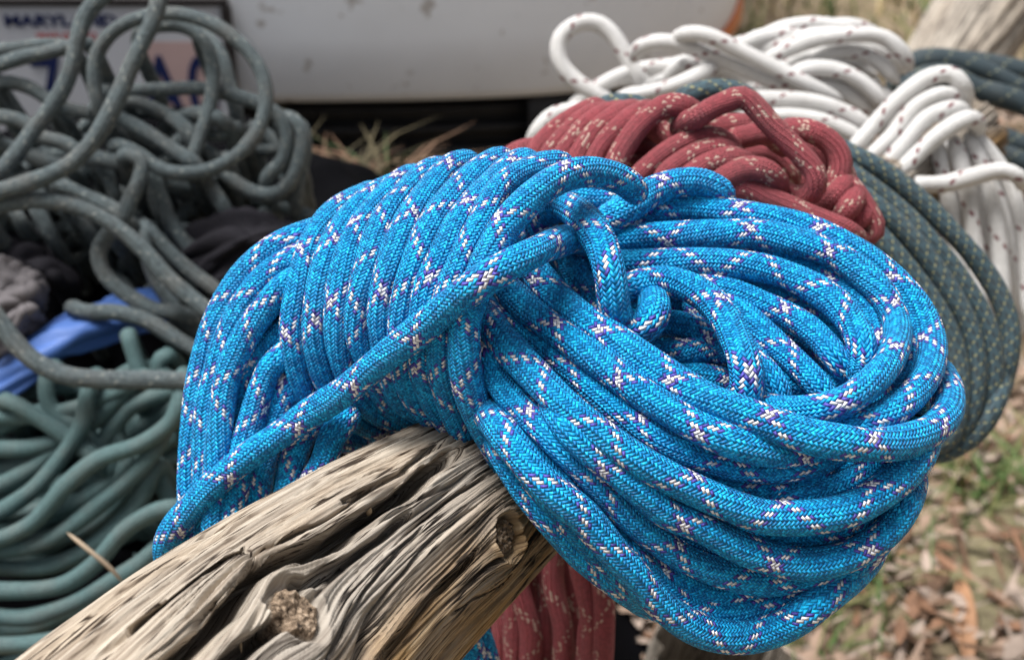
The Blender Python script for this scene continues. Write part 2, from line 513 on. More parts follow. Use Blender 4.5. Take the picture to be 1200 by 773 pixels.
def wood_mat(name, mul=1.0):
    mat, bs, g = new_mat(name)
    uv = g.n('ShaderNodeUVMap'); uv.uv_map = 'UVMap'
    def stretched(su, sv):
        mp = g.n('ShaderNodeMapping'); g.put(mp.inputs['Vector'], uv.outputs[0])
        mp.inputs['Scale'].default_value = (su, sv, 1)
        return mp.outputs[0]
    g1 = g.noise(stretched(13, 420), 1.0, 6, .62)
    g2 = g.noise(stretched(28, 1300), 1.0, 4, .6)
    g3 = g.noise(stretched(22, 90), 1.0, 4, .55)
    def attr(nm):
        x = g.n('ShaderNodeAttribute'); x.attribute_name = nm
        return x.outputs['Fac']
    grain = g.m('ADD', g.m('MULTIPLY', g1, .55), g.m('MULTIPLY', g2, .45))
    g4 = g.noise(stretched(20, 640), 1.0, 3, .5)
    line = g.maprange(g.m('ABSOLUTE', g.m('SUBTRACT', g4, .5)), .0, .045, 1., 0.)
    gate = g.maprange(g.noise(stretched(30, 260), 1.0, 2, .5), .45, .6, 0., 1.)
    line = g.m('MULTIPLY', line, gate)
    grain = g.m('SUBTRACT', grain, g.m('MULTIPLY', line, .38))
    grey = g.ramp(grain, [(.27, (.035, .028, .023)), (.39, (.19, .16, .132)), (.52, (.35, .31, .262)), (.68, (.50, .455, .39))])
    warm = g.ramp(grain, [(.29, (.045, .03, .02)), (.40, (.23, .178, .13)), (.52, (.41, .345, .27)), (.66, (.56, .49, .40))])
    och = g.ramp(grain, [(.33, (.035, .022, .012)), (.44, (.18, .105, .045)), (.53, (.34, .21, .09)), (.66, (.50, .36, .20))])
    c = g.mix(g.m('MULTIPLY', attr('warm'), g.maprange(g3, .35, .6, .45, 1.)), grey, warm)
    c = g.mix(g.m('MULTIPLY', attr('ochre'), g.maprange(g3, .35, .6, .5, 1.)), c, och)
    tco = g.n('ShaderNodeTexCoord')
    kc = g.ramp(g.noise(tco.outputs['Object'], 500, 5, .7), [(.36, (.018, .012, .008)), (.5, (.17, .12, .08)), (.66, (.38, .29, .21))])
    c = g.mix(attr('knot'), c, kc)
    g.put(bs.inputs['Base Color'], c)
    bs.inputs['Roughness'].default_value = .85
    bs.inputs['Specular IOR Level'].default_value = .25
    bp = g.n('ShaderNodeBump'); bp.inputs['Distance'].default_value = .0012
    bp.inputs['Strength'].default_value = 1.0
    g.put(bp.inputs['Height'], grain); g.put(bs.inputs['Normal'], bp.outputs[0])
    return mat
M['wood'] = wood_mat('weathered_wood')
log_me, log_knots = make_log()
log = tag(empty('weathered_log'), 'cracked grey and tan weathered log carrying the blue rope', 'log')
link('log_body', log_me, M['wood'], log)
# splinters standing off the log
def splinter(parent, a, b, r, mat, bend=(0, 0, 0)):
    a, b = np.asarray(a), np.asarray(b)
    mdl = (a + b) / 2 + np.asarray(bend)
    return tube('splinter', [a, mdl, b], r, .02, mat, parent, seg=6, step=.002, taper=lambda t: 1 - .85 * np.abs(2 * t - 1) ** 1.5)
M['splinter'] = plain_mat('pale_splinter', (.38, .28, .17), .8, 80, .3)
splinter(log, W(62, 757, .352), W(92, 734, .352), .0007, M['splinter'], (0, 0, .001))
splinter(log, W(283, 765, .345), W(281, 745, .346), .0004, M['splinter'])
splinter(log, W(431, 604, .402), W(434, 594, .400), .0010, M['splinter'])

# ------------------------------------------------------------------ the blue rope
D = 1.0
def fdep(x, y):
    """front surface of the hanging coil, in mm along the view axis"""
    if y < 520:
        d = 400 + 70 * ((520 - y) / 270) ** 1.3
    else:
        d = 400 + 20 * ((y - 520) / 230) ** 2
    if x > 950: d += 24 * ((x - 950) / 170) ** 2
    if x < 640 and y > 420: d += 14 * min((640 - x) / 60, 1.2) * min((y - 420) / 80, 1)
    return d

def sdep(pts, off=0.):
    out = []
    for p in pts:
        e = p[2] if len(p) > 2 else 0.
        out.append(W(p[0], p[1], (fdep(p[0], p[1]) + off + e) / 1000.))
    return out

RB = .0047
PB = .0280
blue = tag(empty('climbing_rope'), 'bright blue climbing rope with white and purple flecks coiled over the log', 'rope')
def bs_(name, pts, off=0., r=None):
    if r is None: r = .0044 if off > 0 else RB
    if off > 0: off += 3.0
    return tube(name, sdep(pts, off), r, PB, M['blue'], blue)

# wraps round the middle of the bundle
wraps = [
    [(448, 221), (425, 230), (402, 241), (382, 259), (365, 285), (354, 315), (346, 350), (342, 385), (345, 410), (352, 445), (365, 478), (388, 508), (412, 518)],
    [(478, 211), (455, 220), (435, 231), (415, 250), (393, 279), (379, 310), (370, 360), (369, 395), (374, 420), (380, 442), (395, 468), (415, 490), (440, 503)],
    [(500, 203), (475, 210), (458, 224), (435, 250), (416, 279), (402, 317), (394, 366), (395, 395), (402, 425), (414, 452), (430, 475), (450, 487), (470, 494)],
    [(530, 195), (510, 199), (495, 206), (475, 226), (452, 255), (440, 281), (425, 330), (419, 366), (421, 395), (430, 420), (445, 452), (462, 475), (482, 488)],
    [(560, 188), (540, 190), (527, 195), (501, 226), (480, 254), (465, 284), (451, 327), (445, 367), (447, 390), (455, 430), (470, 468), (490, 482), (505, 489)],
    [(600, 184), (585, 186), (561, 199), (534, 226), (511, 254), (494, 285), (480, 325), (471, 372), (470, 420), (476, 443), (490, 470), (510, 490), (522, 497)],
    [(630, 186), (607, 190), (585, 207), (560, 231), (537, 260), (520, 297), (502, 335), (495, 372), (492, 407), (494, 432), (505, 462), (520, 487), (532, 502)],
    [(672, 195), (645, 192), (617, 200), (585, 222), (563, 262), (547, 292), (530, 330), (520, 360), (516, 385), (516, 427), (525, 465), (537, 495), (548, 514)],
    [(752, 236), (738, 217), (712, 205), (680, 202), (648, 213), (614, 240), (590, 269), (573, 302), (558, 340), (546, 375), (544, 420), (550, 457), (565, 495), (582, 527), (593, 552)],
]
for k, wpts in enumerate(wraps):
    n = len(wpts)
    base = 452 - 42 * k / 8.0
    pts = []
    L = np.concatenate([[0], np.cumsum([math.hypot(wpts[i + 1][0] - wpts[i][0], wpts[i + 1][1] - wpts[i][1]) for i in range(n - 1)])])
    L /= L[-1]
    for (x, y), t in zip(wpts, L):
        th = R(-92 + 172 * t)
        pts.append(W(x, y, (base + 36 * (1 - math.cos(th))) / 1000.))
    # the turn goes on round the back of the bundle
    x0, y0 = wpts[0]; x1, y1 = wpts[-1]
    back = [W(x1 + (18 if k < 8 else -25), y1 + (4 if k < 8 else 16), (base + 46) / 1000.), W(.6 * x1 + .4 * x0, .6 * y1 + .4 * y0, (base + 66) / 1000.), W(.25 * x1 + .75 * x0 + 8, .25 * y1 + .75 * y0 + 10, (base + 62) / 1000.)]
    tube('wrap_turn', pts + back, .0043 if k < 8 else .0048, PB * .92, M['blue'], blue)

# core of the bundle under the wraps
for k in range(9):
    a = k / 9 * 2 * math.pi
    ca, sa = math.cos(a), math.sin(a)
    pts = []
    for (x, y, d) in [(300, 420, 476), (360, 370, 484), (450, 355, 474), (540, 360, 458), (600, 385, 462), (650, 410, 478)]:
        pts.append(W(x + ca * 30, y + sa * 62, (d + 18 * ca) / 1000.))
    tube('core_strand', pts, RB, PB, M['blue'], blue)

# left half of the coil hanging behind the log
def lft(name, pts, d0, r=.0044):
    return tube(name, [W(p[0], p[1], (d0 + (p[2] if len(p) > 2 else 0)) / 1000.) for p in pts], r, PB, M['blue'], blue)
lft('coil_strand', [(400, 258, 14), (372, 268, 6), (350, 276), (320, 291), (292, 314), (271, 342), (256, 368), (245, 395), (238, 420), (232, 450), (228, 490), (225, 530), (223, 570), (222, 610), (226, 665)], 468)
lft('coil_strand', [(400, 290, 8), (370, 294, 4), (350, 301), (328, 311), (305, 330), (287, 352), (275, 374), (265, 397), (257, 422), (250, 452), (244, 480), (241, 512), (240, 550), (242, 590), (246, 650)], 462)
lft('coil_strand', [(390, 318, 6), (355, 322, 2), (332, 335), (312, 360), (293, 385), (279, 410), (267, 440), (262, 470), (258, 500), (254, 540), (252, 590), (250, 640)], 456)
lft('coil_strand', [(395, 352, 10), (360, 368, 8), (340, 382), (322, 396), (303, 415), (286, 437), (278, 460), (270, 490), (264, 520), (262, 560), (262, 610), (258, 660)], 462)
lft('coil_strand', [(385, 395, 8), (350, 405, 4), (330, 418), (316, 432), (306, 455), (298, 482), (290, 510), (281, 540), (276, 580), (270, 625), (262, 660)], 456)
lft('coil_strand', [(390, 420, 8), (360, 432, 6), (342, 446), (330, 468), (322, 490), (312, 525), (304, 560), (300, 600), (292, 635)], 460)
lft('coil_strand', [(400, 460, 6), (376, 478), (360, 500), (350, 520), (342, 550), (334, 585), (325, 615)], 454)
lft('coil_strand', [(420, 480, 6), (400, 497), (388, 515), (380, 540), (366, 565), (352, 590)], 450)
lft('coil_strand', [(350, 470, 0), (335, 500), (320, 530), (314, 560), (308, 600), (300, 640)], 470)
lft('coil_strand', [(290, 470, 0), (275, 520), (262, 570), (255, 620), (245, 670)], 476)
lft('coil_strand', [(258, 420, 0), (242, 470), (234, 530), (230, 590), (232, 660)], 482)

# the strand that runs slantwise over the wraps
tube('cross_strand', [W(x, y, d / 1000.) for x, y, d in [
    (716, 312, 500), (702, 298, 484), (686, 285, 462), (666, 281, 441), (642, 288, 420), (615, 301, 408), (590, 314, 403), (562, 331, 402), (537, 350, 406), (515, 368, 410), (495, 385, 414), (460, 411, 421),
    (430, 436, 428), (400, 461, 435), (365, 483, 442), (330, 508, 446), (292, 533, 448), (257, 562, 451), (227, 592, 455), (204, 618, 459), (195, 640, 464), (198, 660, 470), (214, 672, 480)]], RB, PB, M['blue'], blue)

# near side of the right loop, top strand to bottom strand
bs_('coil_strand', [(610, 296, 14), (622, 312, 6), (634, 328), (653, 348), (685, 375), (722, 400), (760, 426), (797, 450), (835, 470), (862, 481), (902, 496), (947, 511), (990, 519), (1030, 521), (1065, 516), (1090, 505), (1107, 488), (1112, 467, 6), (1107, 446, 16), (1094, 428, 26)], -6, .0050)
bs_('coil_strand', [(575, 322, 14), (590, 336, 4), (600, 345), (622, 366), (665, 397), (710, 429), (745, 456), (785, 481), (822, 502), (850, 514), (885, 524, 2), (920, 529, 5), (950, 526, 9), (985, 515, 14)], -3, .0049)
bs_('coil_strand', [(575, 352, 8), (590, 367), (617, 392), (647, 418), (680, 443), (705, 464), (735, 489), (772, 514), (810, 530), (840, 540), (865, 547), (902, 550), (940, 546), (968, 536, 4), (995, 520, 10)], 3)
bs_('coil_strand', [(640, 430, 4), (690, 470), (735, 505), (780, 534), (815, 552), (842, 561), (872, 569), (902, 574), (930, 571), (953, 558), (975, 540, 8)], 8)
bs_('coil_strand', [(560, 345, 12), (568, 365, 4), (575, 380), (592, 403), (625, 438), (660, 473), (700, 506), (735, 531), (772, 553), (812, 573), (857, 592), (895, 605), (932, 607), (970, 603), (1000, 595), (1030, 578), (1058, 556), (1078, 532), (1086, 505, 8)], -3, .0049)
bs_('coil_strand', [(850, 590, 10), (890, 592, 4), (925, 586), (960, 577), (995, 566), (1022, 551), (1042, 530), (1052, 508, 8)], 5)
bs_('coil_strand', [(555, 372, 16), (564, 395, 6), (572, 420), (587, 450), (610, 476), (632, 497), (655, 520), (682, 547), (710, 577), (735, 604), (765, 628), (797, 651), (830, 666), (865, 676), (895, 681), (932, 676), (970, 666), (1000, 652, 6)], 1)
bs_('coil_strand', [(640, 470, 8), (665, 500), (690, 525), (725, 553), (755, 579), (782, 601), (817, 615), (845, 630), (870, 642), (907, 655), (940, 661), (970, 658), (1000, 649), (1027, 633), (1047, 614), (1060, 592), (1067, 570, 6), (1070, 545, 14)], -1)
bs_('coil_strand', [(850, 618, 8), (880, 628, 3), (905, 631), (935, 630), (970, 624), (1000, 614), (1025, 600), (1045, 582), (1060, 560, 8)], 7)
bs_('coil_strand', [(562, 470, 12), (575, 490, 6), (590, 508), (607, 530), (632, 560), (657, 583), (682, 603), (702, 626), (722, 650), (741, 671), (760, 693), (781, 713), (804, 730), (830, 741), (855, 746), (878, 746), (902, 740), (926, 729), (945, 716), (967, 699, 3), (990, 681, 8), (1010, 660, 14), (1025, 635, 22), (1030, 605, 32)], -3, .0049)
bs_('coil_strand', [(715, 620, 6), (740, 648), (760, 670), (782, 690), (805, 704), (832, 713), (865, 714), (892, 709), (925, 700), (950, 690), (975, 677), (1000, 662), (1022, 642), (1036, 620, 8)], 3)
bs_('coil_strand', [(690, 590, 8), (715, 618), (737, 640), (762, 660), (792, 675), (822, 687), (852, 692), (880, 691), (915, 686), (950, 674), (985, 660, 6)], 6)
bs_('coil_strand', [(565, 480, 14), (578, 508, 8), (595, 540), (616, 573), (640, 604), (660, 628), (680, 650), (702, 668), (724, 685), (748, 702, 6), (770, 716, 12)], 4)
bs_('coil_strand', [(580, 480, 8), (602, 522), (633, 568), (655, 592), (673, 616), (694, 641), (712, 660), (733, 682), (757, 702, 5), (785, 722, 9)], 2)
bs_('coil_strand', [(570, 440, 12), (585, 475, 4), (605, 505), (630, 535), (655, 562), (680, 588), (705, 612, 4)], 4)

# far side of the right loop
bs_('coil_strand', [(720, 262, 10), (745, 252, 4), (772, 245), (810, 242), (840, 246), (877, 251), (915, 259), (952, 270), (985, 285), (1015, 301), (1040, 321), (1062, 343), (1079, 367), (1089, 392), (1092, 413, -2), (1087, 437, -4), (1070, 462, -4), (1045, 482, -2), (1015, 496, 2), (985, 503, 6), (950, 503, 12)], 0)
bs_('coil_strand', [(715, 270, 8), (745, 262), (790, 259), (840, 260), (880, 264), (915, 271), (945, 281), (978, 297), (1005, 316), (1030, 339), (1053, 365), (1068, 392), (1072, 420), (1062, 448), (1038, 472, 4), (1003, 490, 8)], 5)
bs_('coil_strand', [(700, 285, 6), (725, 281, 2), (760, 277), (800, 275), (840, 274), (885, 274), (922, 280), (960, 291), (990, 306), (1015, 325), (1036, 347), (1049, 372), (1052, 395, -3), (1047, 414, -6), (1035, 433, -7), (1015, 453, -6), (990, 470, -4), (965, 479, -1), (935, 483, 4), (905, 480, 9), (880, 470, 14)], -1)
bs_('coil_strand', [(700, 312, 8), (725, 309, 2), (755, 308), (785, 308), (830, 308), (870, 311), (902, 316), (932, 326), (960, 341), (985, 361), (1002, 384), (1010, 407), (1007, 430, 6), (995, 448, 10)], -1)
bs_('coil_strand', [(860, 295), (915, 300), (950, 312), (985, 333), (1011, 358), (1026, 383), (1030, 407), (1022, 430, 6)], 9)
bs_('coil_strand', [(745, 318, 10), (790, 325, 4), (820, 332), (840, 338), (865, 345), (895, 357), (922, 369), (947, 384), (966, 402), (980, 420), (995, 440, 6), (1005, 455, 10)], 4)
bs_('coil_strand', [(860, 330), (902, 345), (947, 363), (977, 382), (995, 402), (1006, 424, 4)], 12)
bs_('coil_strand', [(800, 330, 12), (830, 342, 4), (852, 354), (873, 371), (895, 391), (922, 415), (945, 437), (965, 460, 2), (978, 480, 6)], 7)

# loop inside the eye of the coil
bs_('inner_bight', [(700, 352, 16), (718, 345, 6), (735, 338, 0), (760, 331), (785, 330), (813, 339), (834, 354), (850, 374), (863, 400), (873, 425), (876, 447, 4), (872, 467, 10), (862, 485, 18)], -5, .0051)
bs_('inner_bight', [(800, 350, 8), (840, 375, 6), (868, 402, 4), (887, 426), (904, 447), (912, 468, 4), (912, 485, 12)], 8)
bs_('inner_bight', [(745, 385), (765, 380), (800, 380), (830, 390), (852, 405), (868, 425)], 17)
bs_('inner_bight', [(735, 420), (762, 416), (797, 413), (835, 408), (862, 417), (880, 435)], 22)
bs_('inner_bight', [(770, 432), (800, 437), (850, 446), (880, 458)], 28)
bs_('inner_bight', [(720, 395), (770, 398), (830, 425), (870, 450)], 36)

bs_('inner_bight', [(860, 425), (900, 440), (935, 450), (975, 450), (1005, 430)], 16)
bs_('inner_bight', [(850, 455), (900, 462), (940, 462), (985, 455), (1015, 425)], 24)
bs_('inner_bight', [(880, 400), (915, 430), (940, 465), (950, 500)], 30)

# the knot of strands where the wraps are tucked in
bs_('tucked_bight', [(672, 300, 14), (650, 292, 8), (636, 277, 0), (634, 260, -10), (643, 246, -18), (659, 242, -24), (677, 250, -28), (693, 268, -30), (706, 291, -29), (714, 318, -26), (718, 344, -18), (721, 364, -10), (727, 378, -3), (740, 386, -1), (755, 383, -3), (765, 369, -5), (766, 353, -2), (758, 340, 8)], 0, .0052)
bs_('tucked_strand', [(668, 300, 10), (686, 283, 0), (708, 262, -8), (735, 243, -14), (762, 226, -14), (792, 215, -14), (820, 214, -12), (842, 224, -6), (853, 240, 4)], 0, .0050)
bs_('tucked_strand', [(640, 236), (670, 231), (700, 232), (732, 230), (760, 236)], 2)
bs_('tucked_strand', [(640, 290), (660, 302), (673, 320), (688, 342), (702, 364), (715, 385)], 6)
bs_('tucked_strand', [(590, 300), (605, 285), (622, 280), (645, 292), (665, 315), (690, 350)], 12)
bs_('tucked_strand', [(640, 312), (670, 330), (690, 322), (715, 300), (740, 290)], 14)
bs_('tucked_strand', [(600, 320), (640, 345), (690, 360), (740, 362)], 18)

# inner layers of the coil, seen only through gaps
for k, (sx, sy, dd) in enumerate([(225, 150, 24), (200, 128, 30), (235, 165, 36), (180, 110, 40), (210, 140, 50), (150, 90, 26), (235, 175, 52)]):
    pts = []
    for a in np.linspace(0, 2 * np.pi, 15)[:-1]:
        x = 845 + sx * math.cos(a) - 30 * math.sin(a); y = 455 + sy * math.sin(a) + 40 * math.cos(a)
        pts.append(W(x, y, (fdep(min(x, 1060), y) + dd) / 1000.))
    tube('coil_strand', pts, RB, PB, M['blue'], blue, closed=True)
for k, (dy, dd) in enumerate([(0, 16), (30, 20), (-30, 24), (60, 14), (15, 32), (80, 26)]):
    bs_('coil_strand', [(585, 400 + dy * .6), (640, 470 + dy), (710, 540 + dy), (790, 590 + dy), (870, 615 + dy), (950, 600 + dy * .9), (1020, 555 + dy * .8)], dd)
# a hanging strand seen under the log
tube('coil_strand', [W(x, y, .50) for x, y in [(540, 700), (546, 740), (556, 775), (562, 820), (550, 860)]], RB, PB, M['blue'], blue)
tube('coil_strand', [W(x, y, .51) for x, y in [(552, 720), (566, 760), (574, 800), (560, 860)]], RB, PB, M['blue'], blue)

# ------------------------------------------------------------------ the red rope
red = tag(empty('climbing_rope'), 'dusty red rope with cream flecks coiled behind the blue rope', 'rope')
RR, PR = .0044, .028
def z7(pts, d0, name='coil_strand', ox=600., oy=90., sc=4.9875, r=RR):
    return tube(name, [W(ox + p[0] / sc, oy + p[1] / sc, d0 + (p[2] * .001 if len(p) > 2 else 0)) for p in pts], r, PR, M['red'], red, seg=16, step=.003)
def z8(pts, d0, name='coil_strand', r=RR): return z7(pts, d0, name, 800.)
z7([(-60, 520, 15), (30, 440), (110, 415), (190, 400, 5)], .560)
z7([(120, 600, -4), (140, 450), (215, 355), (320, 268), (430, 205), (500, 185, 15), (540, 230, 40)], .557, 'wrap_turn')
z7([(200, 600, -4), (225, 450), (292, 365), (370, 290), (465, 225), (570, 205, 15), (620, 250, 40)], .552, 'wrap_turn')
z7([(270, 620, -4), (305, 460), (360, 370), (440, 285), (535, 225), (640, 205, 12), (690, 250, 40)], .547, 'wrap_turn')
z7([(350, 640, -4), (385, 480), (440, 385), (520, 290), (620, 222), (715, 200, 12), (780, 250, 40)], .542, 'wrap_turn')
z7([(450, 660, -4), (485, 500), (530, 405), (615, 305), (705, 232), (800, 200, 12), (880, 240, 40)], .537, 'wrap_turn')
z7([(560, 680, -4), (600, 525), (645, 430), (725, 310), (815, 220), (905, 168), (990, 170), (1060, 210, 8), (1100, 260, 25)], .532, 'wrap_turn')
z7([(640, 700), (730, 590), (830, 500), (950, 415), (1080, 362), (1180, 352), (1260, 390, 8), (1320, 440, 20)], .531, 'wrap_turn')
z8([(-180, 650), (-90, 560), (0, 495), (100, 440), (190, 415), (270, 440, 4), (340, 500, 16)], .527, 'wrap_turn')
z8([(-80, 680), (60, 560), (160, 500), (260, 475), (350, 495, 4), (420, 550, 16)], .524, 'wrap_turn')
z8([(60, 760), (190, 640), (280, 572), (380, 535), (480, 548), (545, 605, 4), (575, 680, 14)], .521, 'wrap_turn')
z8([(-60, 330, 18), (20, 270, 8), (90, 235), (160, 190), (250, 148), (340, 118), (400, 150), (500, 262), (600, 362), (695, 460), (765, 545), (785, 620), (750, 680, 4), (690, 705, 8), (610, 695, 12), (530, 690, 18)], .524, 'loose_bight', )
z8([(560, 300, 14), (640, 305, 6), (740, 315), (840, 365), (905, 440), (925, 520), (900, 600), (845, 680), (780, 740), (700, 790, 10)], .540)
z8([(640, 345, 14), (740, 370, 6), (810, 430), (840, 510), (830, 590), (790, 660)], .552)
z8([(-120, 380, 8), (0, 325), (100, 300), (230, 285), (350, 275), (440, 300, 8), (540, 350, 16)], .548)
z8([(230, 400, 10), (290, 370), (380, 345), (470, 330), (560, 380, 8), (640, 470, 12)], .545)
z8([(200, 660, 10), (280, 650), (380, 660), (480, 705), (580, 745), (690, 790), (820, 840), (960, 900), (1040, 990, 20)], .524)
z8([(760, 800, 10), (850, 730), (920, 660), (950, 590, 8), (930, 520, 18)], .536)
z8([(930, 590, 12), (985, 650), (1040, 720), (1085, 790), (1120, 860), (1110, 930), (1040, 960)], .540)
z8([(860, 860, 4), (940, 800), (985, 740), (1000, 690, 8), (960, 620, 20)], .532)
z8([(900, 900, 4), (1000, 850), (1060, 800), (1075, 760, 8)], .538)
z7([(760, 240, 10), (850, 310), (920, 360), (990, 400), (1050, 460, 10)], .552)
z7([(640, 400), (750, 430), (850, 460), (950, 490)], .562)
z7([(620, 480), (760, 520), (900, 560), (1050, 600)], .558)
z7([(700, 380), (800, 400), (900, 420), (1020, 460)], .570)
z8([(250, 480, 0), (380, 440), (500, 450), (620, 540), (680, 640)], .572)
z8([(200, 540, 0), (360, 500), (480, 520), (560, 600), (620, 680)], .580)
z8([(150, 420, 0), (330, 400), (520, 400), (680, 480), (740, 600)], .590)
z8([(300, 620), (420, 600), (560, 640), (700, 720)], .560)
for k in range(5):        # hidden inner turns
    z8([(-600 + 30 * k, 500), (-300, 430 + 30 * k), (0, 420 + 40 * k), (350, 480 + 40 * k), (700, 600 + 30 * k), (950, 750 + 20 * k)], .585 + .008 * k)
# lower half of the red coil, hanging below the log
for k, (x0, x1, x2, d) in enumerate([(705, 700, 690, .560), (692, 706, 708, .552), (668, 684, 694, .556), (650, 648, 660, .566), (628, 640, 640, .575), (612, 606, 622, .566), (590, 600, 603, .572), (575, 585, 588, .58), (660, 668, 676, .585), (635, 622, 630, .592)]):
    tube('coil_strand', [W(x0 - 16, 560, d + .01), W(x0, 620, d), W(x1, 680, d), W(x2, 740, d), W(x2 - 4, 800, d + .004), W(x2 - 14, 860, d + .012)], RR, PR, M['red'], red, seg=16, step=.003)

# ------------------------------------------------------------------ grey-blue rope with yellow flecks
gy = tag(empty('climbing_rope'), 'slate blue rope with yellow flecks hanging between red and white ropes', 'rope')
def z9(pts, d0):
    return tube('coil_strand', [W(900 + p[0] / 1.61, 60 + p[1] / 1.61, d0 + (p[2] * .001 if len(p) > 2 else 0)) for p in pts], .0047, .024, M['greyyellow'], gy, seg=14, step=.004)
z9([(60, 150, 20), (160, 195), (240, 243), (322, 315), (400, 402), (445, 480), (458, 560), (432, 640), (395, 700), (350, 740, 10)], .640)
z9([(60, 170, 20), (145, 222), (230, 284), (310, 362), (372, 445), (416, 525), (426, 595), (408, 665), (370, 720, 8)], .628)
z9([(60, 200, 20), (180, 275), (262, 345), (330, 432), (380, 522), (394, 605), (378, 690), (345, 740)], .622)
z9([(120, 270, 15), (205, 345), (285, 440), (338, 525), (362, 620), (348, 720), (310, 760)], .618)
z9([(150, 330, 15), (240, 430), (300, 530), (325, 630), (310, 740)], .625)
z9([(460, 540, 25), (440, 640, 5), (400, 705), (350, 745), (290, 760)], .632)
z9([(280, 770), (330, 757), (385, 725), (425, 675), (445, 600, 10)], .624)
z9([(120, 230, 10), (220, 300), (300, 390), (355, 480), (385, 560), (370, 660), (330, 730)], .650)
z9([(120, 300, 10), (240, 390), (300, 480), (340, 560), (330, 700)], .655)
z9([(-180, 110, 20), (-150, 85), (-100, 72), (-55, 78), (-20, 105), (0, 150, 10)], .600)
z9([(-210, 130, 20), (-170, 100), (-120, 95), (-70, 110)], .606)
z9([(-330, 125, 30), (-290, 100), (-240, 105), (-200, 130)], .610)

# ------------------------------------------------------------------ white rope
wh = tag(empty('climbing_rope'), 'white rope with red dashes heaped beside the vehicle and tied in a bundle', 'rope')
def z2(pts, d0, name='coil_strand', r=.0045):
    return tube(name, [W(600 + p[0] / 2., p[1] / 2., d0 + (p[2] * .001 if len(p) > 2 else 0)) for p in pts], r, .038, M['white'], wh, seg=14, step=.004)
z2([(270, 270, 10), (215, 232), (150, 192), (112, 142), (112, 92), (150, 58), (200, 55), (238, 84), (270, 135), (305, 190), (340, 240, 10)], .80, 'loose_bight', .005)
z2([(40, 350, 10), (58, 310), (95, 272), (160, 258), (230, 262, 15)], .76)
z2([(120, 270, 5), (200, 205), (290, 165), (400, 155), (500, 170)], .80)
z2([(160, 290), (250, 235), (350, 212), (430, 180), (490, 150, 10)], .77)
z2([(280, 150, 15), (300, 112, 5), (350, 97), (440, 120), (540, 162), (640, 203), (760, 240, 8)], .775)
z2([(380, 110, 20), (400, 82, 5), (450, 82), (530, 118), (620, 160), (700, 202), (780, 245, 8)], .765)
z2([(500, 110, 10), (570, 95), (640, 66), (720, 56), (790, 74), (830, 110, 10)], .80)
z2([(560, 125, 5), (640, 100), (720, 80), (800, 90), (850, 130, 10)], .79)
z2([(580, 150, 8), (620, 128), (700, 96), (800, 82), (870, 88), (915, 125), (938, 170, 5)], .775)
z2([(640, 165, 8), (740, 125), (810, 122), (870, 155), (910, 200)], .785)
z2([(640, 175), (710, 160), (780, 170), (840, 210), (880, 260)], .77)
z2([(660, 195), (740, 200), (800, 230), (850, 275)], .778)
z2([(420, 260, 5), (520, 235), (620, 233), (720, 243), (800, 275), (850, 310)], .755)
z2([(480, 290), (640, 272), (720, 282), (790, 310), (840, 345)], .750)
z2([(380, 230), (480, 215), (560, 200), (660, 210), (760, 250)], .80)
z2([(200, 260), (330, 240), (450, 235), (600, 260), (740, 310)], .79)
z2([(420, 150, 10), (520, 140), (640, 130), (760, 140), (860, 180)], .815)
z2([(250, 200, 10), (360, 160), (480, 130), (600, 110), (720, 110)], .825)
z2([(420, 320), (560, 310), (680, 320), (800, 350)], .775)
z2([(840, 200, 5), (880, 230), (900, 280), (910, 340)], .79)
for k in range(32):
    x0, y0 = hr.uniform(180, 660), hr.uniform(120, 270)
    L_ = hr.uniform(160, 330); b_ = hr.uniform(10, 50); sl_ = hr.uniform(-.15, .3)
    z2([(x0, y0 + 20, 12), (x0 + .25 * L_, y0 + .25 * L_ * sl_ - b_), (x0 + .5 * L_, y0 + .5 * L_ * sl_ - 1.3 * b_), (x0 + .75 * L_, y0 + .75 * L_ * sl_ - b_), (x0 + L_, y0 + L_ * sl_ + 15, 12)], hr.uniform(.785, .83))
# turns of the tie
z2([(760, 400, 15), (800, 350), (860, 282), (920, 222), (980, 180), (1030, 175), (1058, 205), (1062, 250, 20)], .735, 'wrap_turn')
z2([(800, 420, 15), (840, 370), (892, 318), (950, 250), (1005, 222), (1045, 235, 8), (1070, 270, 25)], .732, 'wrap_turn')
z2([(830, 440, 15), (872, 392), (922, 330), (975, 275), (1035, 255), (1070, 270, 15)], .730, 'wrap_turn')
z2([(860, 460, 15), (902, 412), (960, 352), (1020, 303), (1068, 278), (1092, 290, 8), (1080, 330, 25)], .726, 'wrap_turn')
# hanging ends
z2([(930, 340), (965, 390), (985, 450), (1005, 530), (1025, 620), (1050, 720)], .745)
z2([(990, 310), (1008, 400), (1028, 500), (1042, 600), (1060, 720)], .738)
z2([(1030, 310), (1058, 410), (1078, 520), (1088, 620), (1100, 740)], .735)
z2([(1060, 310), (1105, 400), (1130, 500), (1145, 620), (1150, 760)], .738)
z2([(1070, 300), (1150, 400), (1188, 500), (1205, 620), (1210, 760)], .742)
z2([(900, 440, 10), (940, 432), (1010, 432), (1080, 414), (1150, 400), (1188, 415), (1195, 445, 10)], .724, 'wrap_turn')
z2([(960, 330), (1010, 420), (1060, 540), (1100, 660), (1120, 760)], .76)
z2([(1000, 320), (1080, 430), (1110, 560), (1130, 700)], .765)
z2([(1100, 360), (1150, 480), (1170, 600), (1180, 740)], .768)
for k in range(8):
    x0 = 925 + 25 * k
    z2([(x0, 320), (x0 + 18 + 4 * k, 420), (x0 + 34 + 6 * k, 540), (x0 + 46 + 6 * k, 660), (x0 + 50 + 6 * k, 790)], .775 + .006 * (k % 3))

